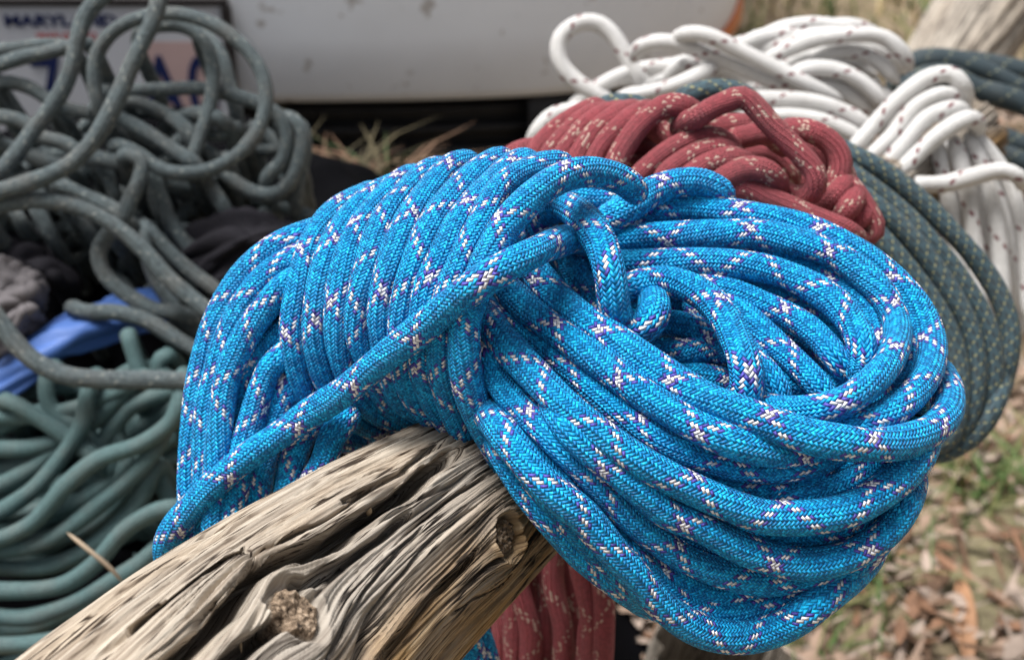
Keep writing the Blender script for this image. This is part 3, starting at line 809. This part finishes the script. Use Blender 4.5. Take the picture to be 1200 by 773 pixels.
# ------------------------------------------------------------------ dark blue rope at the right
nv = tag(empty('climbing_rope'), 'dark blue green rope passing behind the white bundle at the right', 'rope')
def zn(pts, d0): return tube('coil_strand', [W(x, y, d0) for x, y in pts], .0075, .03, M['navy'], nv, seg=14, step=.005)
zn([(1040, 110), (1068, 76), (1100, 70), (1140, 78), (1175, 95), (1230, 120)], .93)
zn([(1050, 120), (1080, 92), (1110, 88), (1145, 105), (1190, 118), (1240, 140)], .91)
zn([(1070, 105), (1110, 108), (1150, 112), (1185, 112), (1230, 105)], .94)
zn([(1060, 90), (1120, 72), (1170, 78), (1230, 90)], .96)
zn([(1080, 120), (1130, 140), (1180, 165), (1240, 185)], .90)
zn([(1110, 150), (1150, 172), (1190, 188), (1240, 205)], .89)
zn([(1120, 165), (1160, 190), (1200, 210), (1240, 235)], .90)

# ------------------------------------------------------------------ grey rope heap, upper left
gr = tag(empty('rope_heap'), 'loose grey rope heaped in tangled loops before the license plate', 'rope')
def tails(P, dd=.07, head=True):
    a = P[0] + (P[0] - P[1]) * .12 + FWD * dd - UP * .03
    b = P[-1] + (P[-1] - P[-2]) * .12 + FWD * dd - UP * .03
    return ([a] if head else []) + list(P) + [b]
def zg(pts, d0, sc=2.9725, ox=0., oy=0., r=.0041):
    return tube('rope_loop', tails([W(ox + p[0] / sc, oy + p[1] / sc, d0 + (p[2] * .001 if len(p) > 2 else 0)) for p in pts], .07, pts[0][1] > 0), r, .028, M['grey'], gr, seg=14, step=.004)
zg([(420, -60), (350, -5), (295, 60), (265, 160), (245, 250), (200, 345), (120, 450), (40, 560), (-40, 650)], .755, r=.0046)
zg([(570, -60), (555, 0), (530, 80), (470, 200), (410, 340), (340, 470), (260, 560), (150, 620), (0, 665), (-80, 690)], .73, r=.0046)
zg([(-60, 240), (0, 225), (80, 200), (160, 185), (245, 165), (300, 150)], .78)
zg([(-40, 190), (60, 170), (150, 158), (240, 165)], .80)
zg([(370, 440, 10), (345, 380), (330, 300), (335, 200), (385, 120), (480, 65), (600, 48), (720, 75), (830, 145), (900, 230), (928, 330), (910, 430), (850, 520), (760, 580), (660, 605), (560, 590), (480, 535), (400, 505, 8)], .775)
zg([(480, 120, 10), (560, 88), (650, 95), (715, 150), (742, 250), (730, 370), (695, 480), (670, 570)], .79)
zg([(340, 330, 10), (430, 318), (560, 312), (700, 308), (800, 330), (900, 360), (975, 410), (1000, 480), (985, 560), (930, 620)], .80)
zg([(700, 560, 10), (780, 605), (860, 660), (940, 680), (1000, 650), (1040, 570), (1055, 480), (1035, 425), (980, 410, 10)], .80)
zg([(1000, 420), (1050, 440), (1065, 520), (1045, 610), (1030, 690)], .81)
zg([(690, 110, 10), (770, 190), (800, 300), (825, 400), (830, 450)], .81)
zg([(-40, 410), (80, 425), (150, 480), (230, 500), (300, 548), (380, 562), (440, 570)], .78)
zg([(330, 370), (400, 405), (500, 455), (600, 520), (690, 580)], .785)
zg([(430, 540), (490, 560), (485, 630), (430, 740), (400, 790)], .77)
zg([(180, 360), (250, 385), (330, 400), (420, 470)], .80)
zg([(0, 290), (90, 300), (170, 350), (230, 420)], .81)
zg([(450, 350), (560, 390), (660, 440), (760, 470), (820, 440)], .80)
zg([(200, 640), (290, 680), (380, 720), (450, 770)], .765)
zg([(330, 560), (380, 620), (400, 680)], .79)
zg([(540, 600), (560, 680), (590, 780)], .79)
zg([(690, 590), (740, 660), (790, 740)], .80)
zg([(900, 690), (980, 720), (1060, 745), (1140, 790)], .82)
zg([(880, 440), (950, 490), (1000, 540)], .83)
zg([(100, 640), (150, 690), (150, 780)], .79)
zg([(-30, 500), (60, 520), (140, 560), (240, 590)], .80)
def zh(pts, d0, r=.0043): return zg(pts, d0, 2.8625, 0., 230., r)
zh([(-60, 50), (0, 30), (100, 15), (200, 20), (300, 50), (400, 110), (490, 190), (560, 270), (640, 340), (720, 400), (800, 450)], .735)
zh([(470, -60), (440, 0), (420, 60), (360, 130), (330, 190), (350, 260), (420, 325), (520, 380), (620, 395)], .75)
zh([(240, 370, 10), (290, 388), (400, 390), (500, 420), (580, 470), (660, 515), (760, 560)], .745)
zh([(-110, 330), (-60, 350), (0, 420), (50, 490), (120, 555), (220, 600), (350, 615), (500, 615), (650, 620), (760, 620)], .700, .0046)
zh([(530, -40), (570, 80), (640, 180), (720, 260), (790, 320)], .79)
zh([(470, 90), (560, 180), (650, 260), (760, 340)], .775)
zh([(480, 120), (510, 250), (560, 340), (600, 400)], .77)
zh([(590, 400), (650, 440), (720, 470), (800, 500)], .76)
zh([(120, 40), (150, 90), (170, 130)], .78)
zh([(0, 80), (40, 50), (70, 90)], .78)

for k in range(36):
    cx, cy = hr.uniform(0, 300), hr.uniform(150, 330)
    rx, ry, a0, sp = hr.uniform(30, 110), hr.uniform(20, 60), hr.uniform(0, 6.28), hr.uniform(1.8, 4.2)
    tilt = hr.uniform(-.6, .6); dz = hr.uniform(.80, .86)
    zg([(cx + rx * math.cos(a) * math.cos(tilt) - ry * math.sin(a) * math.sin(tilt), cy + rx * math.cos(a) * math.sin(tilt) + ry * math.sin(a), 12 * math.sin(2 * a)) for a in np.linspace(a0, a0 + sp, 9)], dz, 1.0)

# ------------------------------------------------------------------ teal rope heap, lower left
tl = tag(empty('rope_heap'), 'plain teal rope lying in loose coils at the lower left', 'rope')
def zt(pts, d0, r=.0045):
    return tube('rope_loop', tails([W(p[0] / 2.0718, 400 + p[1] / 2.0718, d0 + (p[2] * .001 if len(p) > 2 else 0)) for p in pts], .05), r, .028, M['teal'], tl, seg=14, step=.004)
zt([(445, 80, 10), (438, 140), (415, 195), (340, 250), (240, 285), (160, 350), (80, 440), (0, 480), (-80, 500)], .700)
zt([(420, 190, 12), (370, 270), (310, 340), (220, 412), (120, 480), (0, 507), (-80, 515)], .705)
zt([(470, 430, 15), (430, 405), (380, 412), (300, 460), (230, 540), (150, 592), (0, 605), (-80, 600)], .690)
zt([(430, 470, 10), (330, 545), (200, 625), (80, 668), (0, 668), (-80, 655)], .690)
zt([(330, 640, 5), (230, 700), (120, 728), (0, 738), (-80, 735)], .68)
zt([(230, 80, 8), (212, 130), (200, 200), (150, 280), (80, 360), (0, 412), (-60, 430)], .715)
zt([(130, 60, 8), (112, 100), (125, 165), (200, 210), (240, 270), (270, 310)], .725)
zt([(10, 140), (100, 190), (170, 235), (240, 290)], .72)
zt([(330, 90), (295, 130), (282, 200), (292, 300), (280, 340)], .73)
zt([(310, -20), (322, 20), (338, 80), (340, 130)], .74)
zt([(-40, 370), (0, 350), (80, 305), (150, 250), (200, 230)], .728)
zt([(380, 300), (330, 400), (220, 500), (120, 545), (0, 548), (-60, 540)], .712)
zt([(-40, 230), (0, 210), (60, 180), (130, 170)], .73)
zt([(420, 120), (370, 135), (310, 165), (260, 230), (230, 300)], .728)
zt([(340, 270), (380, 320), (405, 370), (420, 420)], .72)
zt([(-40, 320), (0, 310), (70, 292), (130, 270)], .735)
zt([(410, 30), (380, 60), (420, 100), (440, 160), (455, 240)], .745)
zt([(360, 60), (300, 80), (240, 130), (180, 110), (60, 130)], .75)
zt([(400, 520), (300, 590), (180, 650), (60, 700), (-60, 700)], .715)
zt([(350, 440), (280, 420), (200, 440), (110, 510), (0, 530)], .73)
zt([(300, 340), (250, 370), (170, 400), (60, 470), (-40, 480)], .735)
zt([(0, 440), (120, 400), (220, 330), (330, 290)], .745)
zt([(450, 560), (360, 620), (240, 680), (100, 770), (0, 790)], .71)
for k in range(34):
    x0, y0 = hr.uniform(260, 470), hr.uniform(60, 560)
    dz = hr.uniform(.725, .765); c_ = hr.uniform(40, 150)
    zt([(x0, y0, 8), (x0 - 50, y0 + .35 * c_), (x0 - 140, y0 + c_), (x0 - 250, y0 + 1.35 * c_), (x0 - 380, y0 + 1.4 * c_), (x0 - 520, y0 + 1.3 * c_)], dz)
# dead stem lying on it
M['straw'] = plain_mat('dry_straw', (.36, .28, .20), .8, 60, .2)
st = tube('dry_stem', [W(78, 623, .665), (W(105, 645, .663)), W(128, 664, .664), W(144, 682, .668)], .0011, .02, M['straw'], None, seg=8, step=.003)
tag(st, 'thin dry stem lying across the teal rope', 'stem')

# ------------------------------------------------------------------ cloth and tarp around the heaps
def cloth(name, rows, mat, amp, freq, seed, n=90, m=90, thick=.0025):
    """rows: list of rows of (px,py,d); a folded sheet through them"""
    A = np.array([[W(*p) for p in r] for r in rows])
    def up(Z, k, axis):
        Z = np.moveaxis(Z, axis, 0)
        t = np.linspace(0, len(Z) - 1, k)
        i = np.clip(np.floor(t).astype(int), 0, len(Z) - 2); f = (t - i)[:, None, None]
        p0 = Z[np.clip(i - 1, 0, None)]; p1 = Z[i]; p2 = Z[i + 1]; p3 = Z[np.clip(i + 2, None, len(Z) - 1)]
        o = .5 * (2 * p1 + (p2 - p0) * f + (2 * p0 - 5 * p1 + 4 * p2 - p3) * f ** 2 + (3 * p1 - p0 - 3 * p2 + p3) * f ** 3)
        return np.moveaxis(o, 0, axis)
    P = up(up(A, n, 0), m, 1)
    i, j = np.meshgrid(np.linspace(0, 1, n), np.linspace(0, 1, m), indexing='ij')
    w = noise2(i * freq, j * freq * .6 + i, seed)
    h = amp * (1 - 2 * np.abs(w)) + amp * .5 * (1 - 2 * np.abs(noise2(i * freq * 2.3 + j * 2, j * freq * 1.7, seed + 1)))
    nr = np.cross(np.gradient(P, axis=1), np.gradient(P, axis=0))
    nr /= np.linalg.norm(nr, axis=2)[..., None] + 1e-9
    P = P + nr * h[..., None]
    me = grid_mesh(name, P)
    o = link(name, me, mat)
    md = o.modifiers.new('thickness', 'SOLIDIFY'); md.thickness = thick; md.offset = 0
    return o
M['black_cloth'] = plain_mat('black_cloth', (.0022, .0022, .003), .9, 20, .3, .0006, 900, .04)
M['purple_cloth'] = plain_mat('dark_purple_cloth', (.011, .010, .014), .8, 20, .3, .0006, 900, .2)
M['grey_cloth'] = plain_mat('grey_cloth', (.115, .105, .110), .9, 25, .25, .0006, 900)
M['tarp'] = plain_mat('blue_tarp', (.055, .13, .38), .55, 20, .2, .0003, 700)
M['dark_tarp'] = plain_mat('dark_blue_tarp', (.012, .03, .15), .5, 20, .2, .0003, 600)

def mound():
    # a heap of black clothing under the two rope heaps, down to the ground
    n, m = 110, 130
    xs = np.linspace(-1.05, .12, m); ys = np.linspace(.50, 1.20, n)
    X, Y = np.meshgrid(xs, ys)
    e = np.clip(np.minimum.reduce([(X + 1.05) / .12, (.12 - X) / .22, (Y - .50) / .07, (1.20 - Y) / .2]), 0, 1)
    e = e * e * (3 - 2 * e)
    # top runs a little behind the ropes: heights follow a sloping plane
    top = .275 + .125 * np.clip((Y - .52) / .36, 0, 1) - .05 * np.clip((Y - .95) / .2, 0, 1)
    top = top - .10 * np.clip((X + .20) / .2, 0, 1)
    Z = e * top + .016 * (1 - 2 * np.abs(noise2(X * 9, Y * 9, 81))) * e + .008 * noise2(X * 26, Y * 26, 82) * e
    Z = np.maximum(Z, -.05)
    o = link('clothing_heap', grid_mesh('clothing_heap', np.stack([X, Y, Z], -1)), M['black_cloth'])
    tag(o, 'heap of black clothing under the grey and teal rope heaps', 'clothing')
mound()
o = cloth('jacket', [[(-40, 250, .80), (30, 255, .80), (75, 280, .80), (105, 330, .82)], [(-40, 300, .76), (20, 300, .76), (70, 330, .77), (100, 370, .80)], [(-40, 350, .76), (10, 345, .76), (55, 370, .78), (80, 410, .80)]], M['purple_cloth'], .006, 2.6, 91)
tag(o, 'dark crumpled jacket at the left edge behind the grey cloth', 'jacket')
o = cloth('grey_cloth', [[(-40, 300, .755), (5, 300, .745), (40, 315, .745), (58, 350, .76)], [(-40, 360, .73), (5, 350, .735), (38, 360, .735), (56, 385, .76)], [(-40, 420, .735), (0, 415, .735), (25, 400, .74), (40, 410, .765)]], M['grey_cloth'], .004, 3, 93)
tag(o, 'crumpled mid grey cloth at the left edge above the tarp', 'cloth')
o = cloth('dark_jacket', [[(200, 270, .80), (270, 240, .80), (340, 250, .80), (400, 280, .82)], [(210, 300, .78), (280, 275, .76), (340, 275, .77), (400, 310, .80)], [(230, 350, .78), (290, 310, .77), (350, 320, .78), (410, 350, .80)]], M['purple_cloth'], .006, 2.4, 95)
tag(o, 'dark purplish folded garment just left of the blue rope', 'garment')
o = cloth('blue_tarp', [[(p[0], p[1], p[2] + .022) for p in rw] for rw in [[(200, 344, .775), (150, 350, .76), (100, 366, .74), (55, 385, .73), (15, 425, .73), (-40, 455, .73)], [(210, 368, .76), (155, 372, .745), (105, 388, .725), (60, 408, .715), (18, 440, .715), (-40, 470, .715)], [(215, 388, .765), (170, 386, .75), (110, 402, .735), (65, 416, .72), (20, 462, .715), (-30, 500, .715)]]], M['tarp'], .0030, 2.2, 97)
tag(o, 'strip of bright blue tarp between grey and teal ropes', 'tarp')
o = cloth('dark_tarp', [[(165, 530, .765), (200, 535, .76), (235, 540, .76)], [(165, 570, .755), (200, 560, .75), (235, 570, .755)], [(160, 610, .76), (195, 600, .755), (230, 605, .76)]], M['dark_tarp'], .006, 3, 99)
tag(o, 'dark blue plastic sheet beside the left of the blue rope', 'sheet')

# ------------------------------------------------------------------ the vehicle
car = tag(empty('vehicle'), 'dirty white vehicle with its license plate behind the ropes', 'vehicle')
def car_paint():
    mat, bs, g = new_mat('dirty_white_paint')
    tco = g.n('ShaderNodeTexCoord')
    v = tco.outputs['Object']
    sp = g.noise(v, 42, 3, .6); n1 = g.noise(v, 5, 4, .6)
    c = g.mix(g.maprange(sp, .64, .70, 0., .6), (.83, .86, .91, 1), (.26, .21, .16, 1))
    c = g.mix(g.maprange(n1, .4, .7, 0., .18), c, (.40, .38, .35, 1))
    g.put(bs.inputs['Base Color'], c)
    bs.inputs['Roughness'].default_value = .42
    return mat
M['paint'] = car_paint()
M['black_plastic'] = plain_mat('black_plastic', (.012, .012, .014), .55, 40, .3)
M['grey_plastic'] = plain_mat('charcoal_plastic', (.028, .028, .030), .7, 40, .3)
M['rubber'] = plain_mat('tyre_rubber', (.015, .015, .016), .8, 40, .3)
M['frame'] = plain_mat('plate_frame', (.03, .025, .025), .5, 40, .3)
M['amber'] = plain_mat('amber_lens', (.62, .16, .02), .25, 40, .1)
M['plate'] = plain_mat('plate_white', (.66, .67, .71), .4, 8, .08)
M['navy_ink'] = plain_mat('navy_ink', (.012, .022, .10), .5, 8, .1)
M['red_ink'] = plain_mat('red_ink', (.52, .10, .09), .5, 8, .1)
M['flag_ink'] = plain_mat('faded_red_ink', (.62, .44, .42), .5, 8, .1)

YF = 1.325
def front_line(n=70):
    pts = [(-1.55, YF + .30), (-1.45, YF + .12), (-1.25, YF + .03), (-1.0, YF), (-.42, YF - .005), (-.1, YF + .002), (.04, YF + .02), (.14, YF + .055), (.21, YF + .12), (.245, YF + .22), (.25, YF + .40), (.25, YF + .8)]
    C, s = spline([(x, y, 0) for x, y in pts], .02)
    return C[:, :2]
FL = front_line()
def sweep(profile, name, mat, inset=0.0, smooth=True):
    """profile: (outward offset, z) swept along the front line of the vehicle"""
    T = np.gradient(FL, axis=0); T /= np.linalg.norm(T, axis=1)[:, None]
    Nn = np.stack([T[:, 1], -T[:, 0]], -1)
    P = np.zeros((len(FL), len(profile), 3))
    for j, (o, z) in enumerate(profile):
        P[:, j, :2] = FL + Nn * (o - inset)
        P[:, j, 2] = z
    return link(name, grid_mesh(name, P), mat, car)
prof = [(-.16, .304), (-.05, .298), (-.016, .292), (-.004, .296), (.001, .306), (.004, .36), (.004, .42), (.002, .50), (-.01, .56), (-.03, .60), (-.06, .64), (-.2, .74), (-.6, .86)]
sweep(prof, 'bumper', M['paint'])
sweep([(-.12, .315), (-.055, .300), (-.05, .25), (-.055, .17), (-.09, .14), (-.3, .13)], 'valance', M['black_plastic'])
for z in (.272, .252, .228, .202):
    sweep([(-.05, z + .006), (-.040, z + .005), (-.036, z), (-.040, z - .005), (-.05, z - .006)], 'grille_slat', M['black_plastic'])
# charcoal corner piece
def box_mesh(name, lo, hi, mat, parent, bev=.004):
    x0, y0, z0 = lo; x1, y1, z1 = hi
    v = [(x0, y0, z0), (x1, y0, z0), (x1, y1, z0), (x0, y1, z0), (x0, y0, z1), (x1, y0, z1), (x1, y1, z1), (x0, y1, z1)]
    f = [(0, 3, 2, 1), (4, 5, 6, 7), (0, 1, 5, 4), (1, 2, 6, 5), (2, 3, 7, 6), (3, 0, 4, 7)]
    o = link(name, mesh(name, v, f, False), mat, parent)
    md = o.modifiers.new('bevel', 'BEVEL'); md.width = bev; md.segments = 2
    return o
def corner():
    sel = FL[FL[:, 0] > .0]
    T = np.gradient(sel, axis=0); T /= np.linalg.norm(T, axis=1)[:, None]
    Nn = np.stack([T[:, 1], -T[:, 0]], -1)
    pr = [(-.10, .314), (-.012, .288), (-.010, .27), (-.014, .20), (-.022, .15), (-.06, .14)]
    P = np.zeros((len(sel), len(pr), 3))
    for j, (o_, z) in enumerate(pr):
        P[:, j, :2] = sel + Nn * o_; P[:, j, 2] = z
    o = link('corner_trim', grid_mesh('corner_trim', P), M['grey_plastic'], car)
    md = o.modifiers.new('thickness', 'SOLIDIFY'); md.thickness = .004
corner()
box_mesh('underbody', (-1.4, YF + .14, .17), (.19, 4.6, .33), M['black_plastic'], car, .02)
box_mesh('hood', (-1.50, YF + .45, .34), (.235, 4.6, .98), M['paint'], car, .08)
def wheel(x, y):
    r, w = .31, .2
    prf = [(.0, .03), (.15, .03), (.19, .02), (.2, .0), (.25, .0), (.29, .01), (.31, .03), (.31, .17), (.29, .19), (.25, .2), (.2, .2), (.0, .17)]
    a = np.linspace(0, 2 * np.pi, 48, endpoint=False)
    P = np.zeros((len(prf), 48, 3))
    for k, (rr, ww) in enumerate(prf):
        P[k, :, 0] = x + ww; P[k, :, 1] = y + rr * np.cos(a); P[k, :, 2] = r + .0 + rr * np.sin(a)
    link('wheel', grid_mesh('wheel', P, closed_u=True), M['rubber'], car)
wheel(.0, YF + .75); wheel(-1.46, YF + .75)
# amber side marker on the corner
def marker():
    c = W(848, 24, 1.50)
    sel = FL[(FL[:, 0] > .185) & (FL[:, 1] < YF + .36)]
    T = np.gradient(sel, axis=0); T /= np.linalg.norm(T, axis=1)[:, None]
    Nn = np.stack([T[:, 1], -T[:, 0]], -1)
    n = len(sel)
    t = np.linspace(0, 1, n)
    P = np.zeros((n, 4, 3))
    zt_ = .322 + .050 * t; zb_ = np.full(n, .320)
    for j, (o_, f) in enumerate([(-.002, 0), (.009, .08), (.009, .92), (-.002, 1)]):
        P[:, j, :2] = sel + Nn * o_
        P[:, j, 2] = zb_ * (1 - f) + zt_ * f
    o = link('marker_lamp', grid_mesh('marker_lamp', P), M['amber'], car)
    o['label'] = 'orange marker lamp on the corner'
marker()

# license plate (a part of the vehicle), slightly tilted up
PX, PZT = W(80, 3, 1.352)[0], .397
pl_y = YF - .014
plate = box_mesh('license_plate', (PX - .152, pl_y - .002, PZT - .152), (PX + .152, pl_y + .003, PZT), M['plate'], car, .002)
for a, b in (((PX - .158, PZT - .002), (PX + .158, PZT + .006)), ((PX - .158, PZT - .158), (PX + .158, PZT - .150)), ((PX - .160, PZT - .1505), (PX - .1505, PZT - .0015)), ((PX + .1505, PZT - .1505), (PX + .160, PZT - .0015))):
    box_mesh('plate_frame', (a[0], pl_y - .006, a[1]), (b[0], pl_y + .0035, b[1]), M['frame'], plate, .002)
def lettering(txt, x, z, size, mat, y, bold=.0, sx=1.0, align='CENTER'):
    cu = bpy.data.curves.new('lettering', 'FONT')
    cu.body = txt; cu.size = size; cu.align_x = align; cu.align_y = 'CENTER'
    cu.extrude = .0004; cu.offset = bold
    tmp = bpy.data.objects.new('tmp', cu); col.objects.link(tmp)
    dg = bpy.context.evaluated_depsgraph_get()
    me = bpy.data.meshes.new_from_object(tmp.evaluated_get(dg))
    bpy.data.objects.remove(tmp, do_unlink=True)
    me.materials.clear()
    o = link('lettering', me, mat, plate)
    o.location = (x, y, z); o.rotation_euler = (R(90), 0, 0); o.scale = (sx, 1, 1)
    return o
zt1 = PZT - .0165
lettering('MARYLAND', PX, zt1, .0150, M['navy_ink'], pl_y - .0028, .0006, 1.32)
lettering('WAR OF 1812', PX + .004, PZT - .0315, .0092, M['red_ink'], pl_y - .0028, .0003, 1.0)
box_mesh('printed_flag', (PX + .072, pl_y - .0026, PZT - .125), (PX + .140, pl_y - .0022, PZT - .036), M['flag_ink'], plate, .0)
for t_, x_ in (('4', -.118), ('1', -.070), ('7', -.022), ('A', .088), ('0', .127)):
    lettering(t_, PX + x_, PZT - .085, .090, M['navy_ink'], pl_y - .0032, .001, .68)

# dry grass clump under the vehicle
def blades(name, c, n, spread, hgt, wid, mats, seed, lean=.5, kind=None):
    r = np.random.default_rng(seed)
    V, F, MI = [], [], []
    for k in range(n):
        bx = c[0] + r.normal() * spread[0]; by = c[1] + r.normal() * spread[1]
        bz = c[2] if len(c) > 2 else float(ground_z(np.array([bx]), np.array([by]))[0]) - .005
        a = r.random() * 2 * np.pi; L = hgt * (.5 + r.random()); w = wid * (.6 + .8 * r.random())
        dx, dy = math.cos(a), math.sin(a)
        q = lean * (.3 + 1.2 * r.random())
        base = len(V)
        for t in (0, .35, .7, 1.0):
            off = q * t * t * L; z = bz + L * (t - .45 * q * t * t)
            ww = w * (1 - t ** 2) + .0002
            px_, py_ = bx + dx * off, by + dy * off
            V += [(px_ - dy * ww, py_ + dx * ww, z), (px_ + dy * ww, py_ - dx * ww, z + ww * .3)]
        mi = int(r.integers(len(mats)))
        for t in range(3):
            F.append((base + 2 * t, base + 2 * t + 1, base + 2 * t + 3, base + 2 * t + 2)); MI.append(mi)
    me = mesh(name, V, F)
    for m_ in mats: me.materials.append(m_)
    me.polygons.foreach_set('material_index', np.array(MI, np.int32))
    return link(name, me)
M['grass'] = plain_mat('green_grass', (.075, .13, .035), .7, 12, .35)
M['grass_dry'] = plain_mat('dry_grass', (.36, .27, .14), .75, 12, .3)
M['grass_olive'] = plain_mat('olive_grass', (.15, .15, .055), .75, 12, .3)
M['leaf_rust'] = plain_mat('rust_leaf', (.22, .115, .065), .75, 40, .35)
M['leaf_tan'] = plain_mat('tan_leaf', (.29, .20, .145), .8, 40, .35)
M['leaf_pale'] = plain_mat('pale_leaf', (.34, .265, .215), .8, 40, .25)
M['leaf_brown'] = plain_mat('brown_leaf', (.13, .075, .045), .85, 40, .3)
M['frond_shaded'] = plain_mat('shaded_brown_frond', (.06, .048, .022), .8, 12, .35)  # frond brown darkened: shade below the bumper is in the colour
M['clump_green_shaded'] = plain_mat('shaded_green_blade', (.035, .06, .018), .8, 12, .35)  # grass green darkened to paint in the shade below the bumper
gc = W(405, 200, 1.18)
g0 = blades('grass_clump', (gc[0], gc[1], gc[2] - .035), 170, (.032, .02), .065, .0019, [M['clump_green_shaded'], M['leaf_brown'], M['frond_shaded'], M['frond_shaded']], 5, 1.7)
tag(g0, 'clump of dry tan and green grass in the dark below the bumper', 'grass', kind='stuff')

# ------------------------------------------------------------------ leaf litter and grass on the ground at the right
def litter(name, n, xr, yr, size, mats, seed, long=2.2, lift=.02):
    r = np.random.default_rng(seed)
    V, F, MI = [], [], []
    X = xr[0] + r.random(n) * (xr[1] - xr[0]); Yq = yr[0] + r.random(n) ** 1.3 * (yr[1] - yr[0])
    Zq = ground_z(X, Yq)
    for k in range(n):
        L = size * (.4 + r.random() * 1.1); w = L / long * (.5 + .8 * r.random())
        a = r.random() * 2 * np.pi; tx, ty = r.normal() * .35, r.normal() * .35
        ca, sa = math.cos(a), math.sin(a)
        curl = r.normal() * .25
        base = len(V)
        for t, ww in ((-1, .05), (-.45, .85), (.2, 1.0), (.7, .5), (1, .04)):
            for sgn in (-1, 0, 1):
                lx, ly = t * L * .5, sgn * ww * w * .5
                z = curl * L * (t * t) * .5 + abs(sgn) * ww * w * .25 * (1 if curl > 0 else -.6) + lx * tx + ly * ty
                V.append((X[k] + lx * ca - ly * sa, Yq[k] + lx * sa + ly * ca, Zq[k] + .004 + r.random() * 0 + lift * (k % 17) / 17 + z))
        mi = int(r.integers(len(mats)))
        for q in range(4):
            for s_ in range(2):
                b0 = base + q * 3 + s_
                F.append((b0, b0 + 1, b0 + 4, b0 + 3)); MI.append(mi)
    me = mesh(name, V, F)
    for m_ in mats: me.materials.append(m_)
    me.polygons.foreach_set('material_index', np.array(MI, np.int32))
    o = link(name, me)
    return o
tag(litter('leaf_litter', 9000, (.10, 1.1), (.55, 2.2), .019, [M['leaf_tan'], M['leaf_tan'], M['leaf_pale'], M['leaf_brown'], M['leaf_rust'], M['leaf_pale']], 3),
    'brown and tan dead leaves and chips covering the ground', 'leaf litter', kind='stuff')
tag(litter('twig_litter', 1600, (.10, 1.1), (.55, 2.2), .05, [M['leaf_pale'], M['leaf_tan'], M['leaf_brown']], 4, 11.),
    'thin dry twigs and straw scattered among the dead leaves', 'twigs', kind='stuff')
gl = None
def ground_at(px, py):
    d = W(px, py, 1.0) - CAM
    t = -CAM[2] / d[2]
    return CAM + d * t
for k, (px_, py_, n, sp) in enumerate([(1165, 585, 130, .035), (1010, 680, 60, .03), (950, 745, 60, .03)]):
    p = ground_at(px_, py_)
    g_ = blades('grass_tuft', (p[0], p[1]), n, (sp, sp), .055, .0016, [M['grass'], M['grass'], M['grass_olive']], 20 + k, .9)
    tag(g_, ['green grass tuft on the bare ground right of the coil', 'thin green grass tuft under the right of the blue coil', 'green grass tuft at the bottom edge below the blue coil'][k], 'grass', kind='stuff')
far = blades('far_grass', (.8, 3.0), 2600, (.5, .5), .07, .003, [M['grass_olive'], M['grass_dry'], M['grass']], 40, .8)
tag(far, 'low green and straw grass on the ground beyond the white rope', 'grass', kind='stuff')
# one big orange leaf
def leaf():
    n = 24
    p0 = ground_at(1122, 697); p1 = ground_at(1132, 800)
    ax = p1 - p0; L = np.linalg.norm(ax); ax /= L
    sd_ = np.cross(ax, [0, 0, 1])
    P = np.zeros((n, 7, 3))
    for i in range(n):
        t = i / (n - 1)
        w = .0085 * math.sin(math.pi * min(t * .93 + .05, 1)) ** .7
        for j in range(7):
            s_ = (j - 3) / 3
            P[i, j] = p0 + ax * L * t + sd_ * w * s_ + np.array([0, 0, .018 + .004 * abs(s_) - .02 * (t - .4) ** 2])
    o = link('fallen_leaf', grid_mesh('fallen_leaf', P), plain_mat('orange_leaf', (.34, .185, .10), .7, 60, .2))
    md = o.modifiers.new('thickness', 'SOLIDIFY'); md.thickness = .0006
    tag(o, 'long narrow orange dead leaf at the lower right', 'leaf')
leaf()

# ------------------------------------------------------------------ other weathered wood
def rough_log(name, a, b, r0, r1, seed, label):
    a, b = np.asarray(a), np.asarray(b)
    ax = b - a; L = np.linalg.norm(ax); ax /= L
    e1 = np.cross(ax, [0.2, -.9, .3]); e1 /= np.linalg.norm(e1); e2 = np.cross(ax, e1)
    n, m = 160, 160
    s = np.linspace(0, L, n); t = np.linspace(0, 2 * np.pi, m)
    S, T = np.meshgrid(s, t, indexing='ij')
    Tm = np.minimum(T, 2 * np.pi - T)
    rr = r0 + (r1 - r0) * S / L
    h = .14 * rr * (1 - 2 * np.abs(noise2(Tm * 2.2 + .4 * np.sin(S * 9), S * 4, seed))) + .07 * rr * noise2(Tm * 7, S * 7, seed + 1) + .03 * rr * noise2(Tm * 22, S * 12, seed + 2)
    q = rr + h
    P = a + ax * S[..., None] + q[..., None] * (np.cos(T)[..., None] * e1 + np.sin(T)[..., None] * e2)
    uv = np.stack([S, T * r0], -1)
    tone = np.clip(noise2(T * 1.5, S * 5, seed + 3) + .2, 0, 1)
    me = grid_mesh(name, P, uv, False, {'ochre': tone * .1, 'warm': tone * .3, 'knot': tone * 0})
    o = link(name, me, M['wood'])
    tag(o, label, 'log')
    return o
rough_log('tree_trunk', W(1098, 105, 1.42), W(1235, -110, 1.55), .040, .058, 111, 'pale grey weathered trunk in the upper right corner')
pg = ground_at(800, 880)
rough_log('fence_post', np.array([pg[0] - .02, pg[1], -.06]), W(848, 760, .83), .040, .036, 121, 'weathered wooden post below the blue coil at the bottom edge')
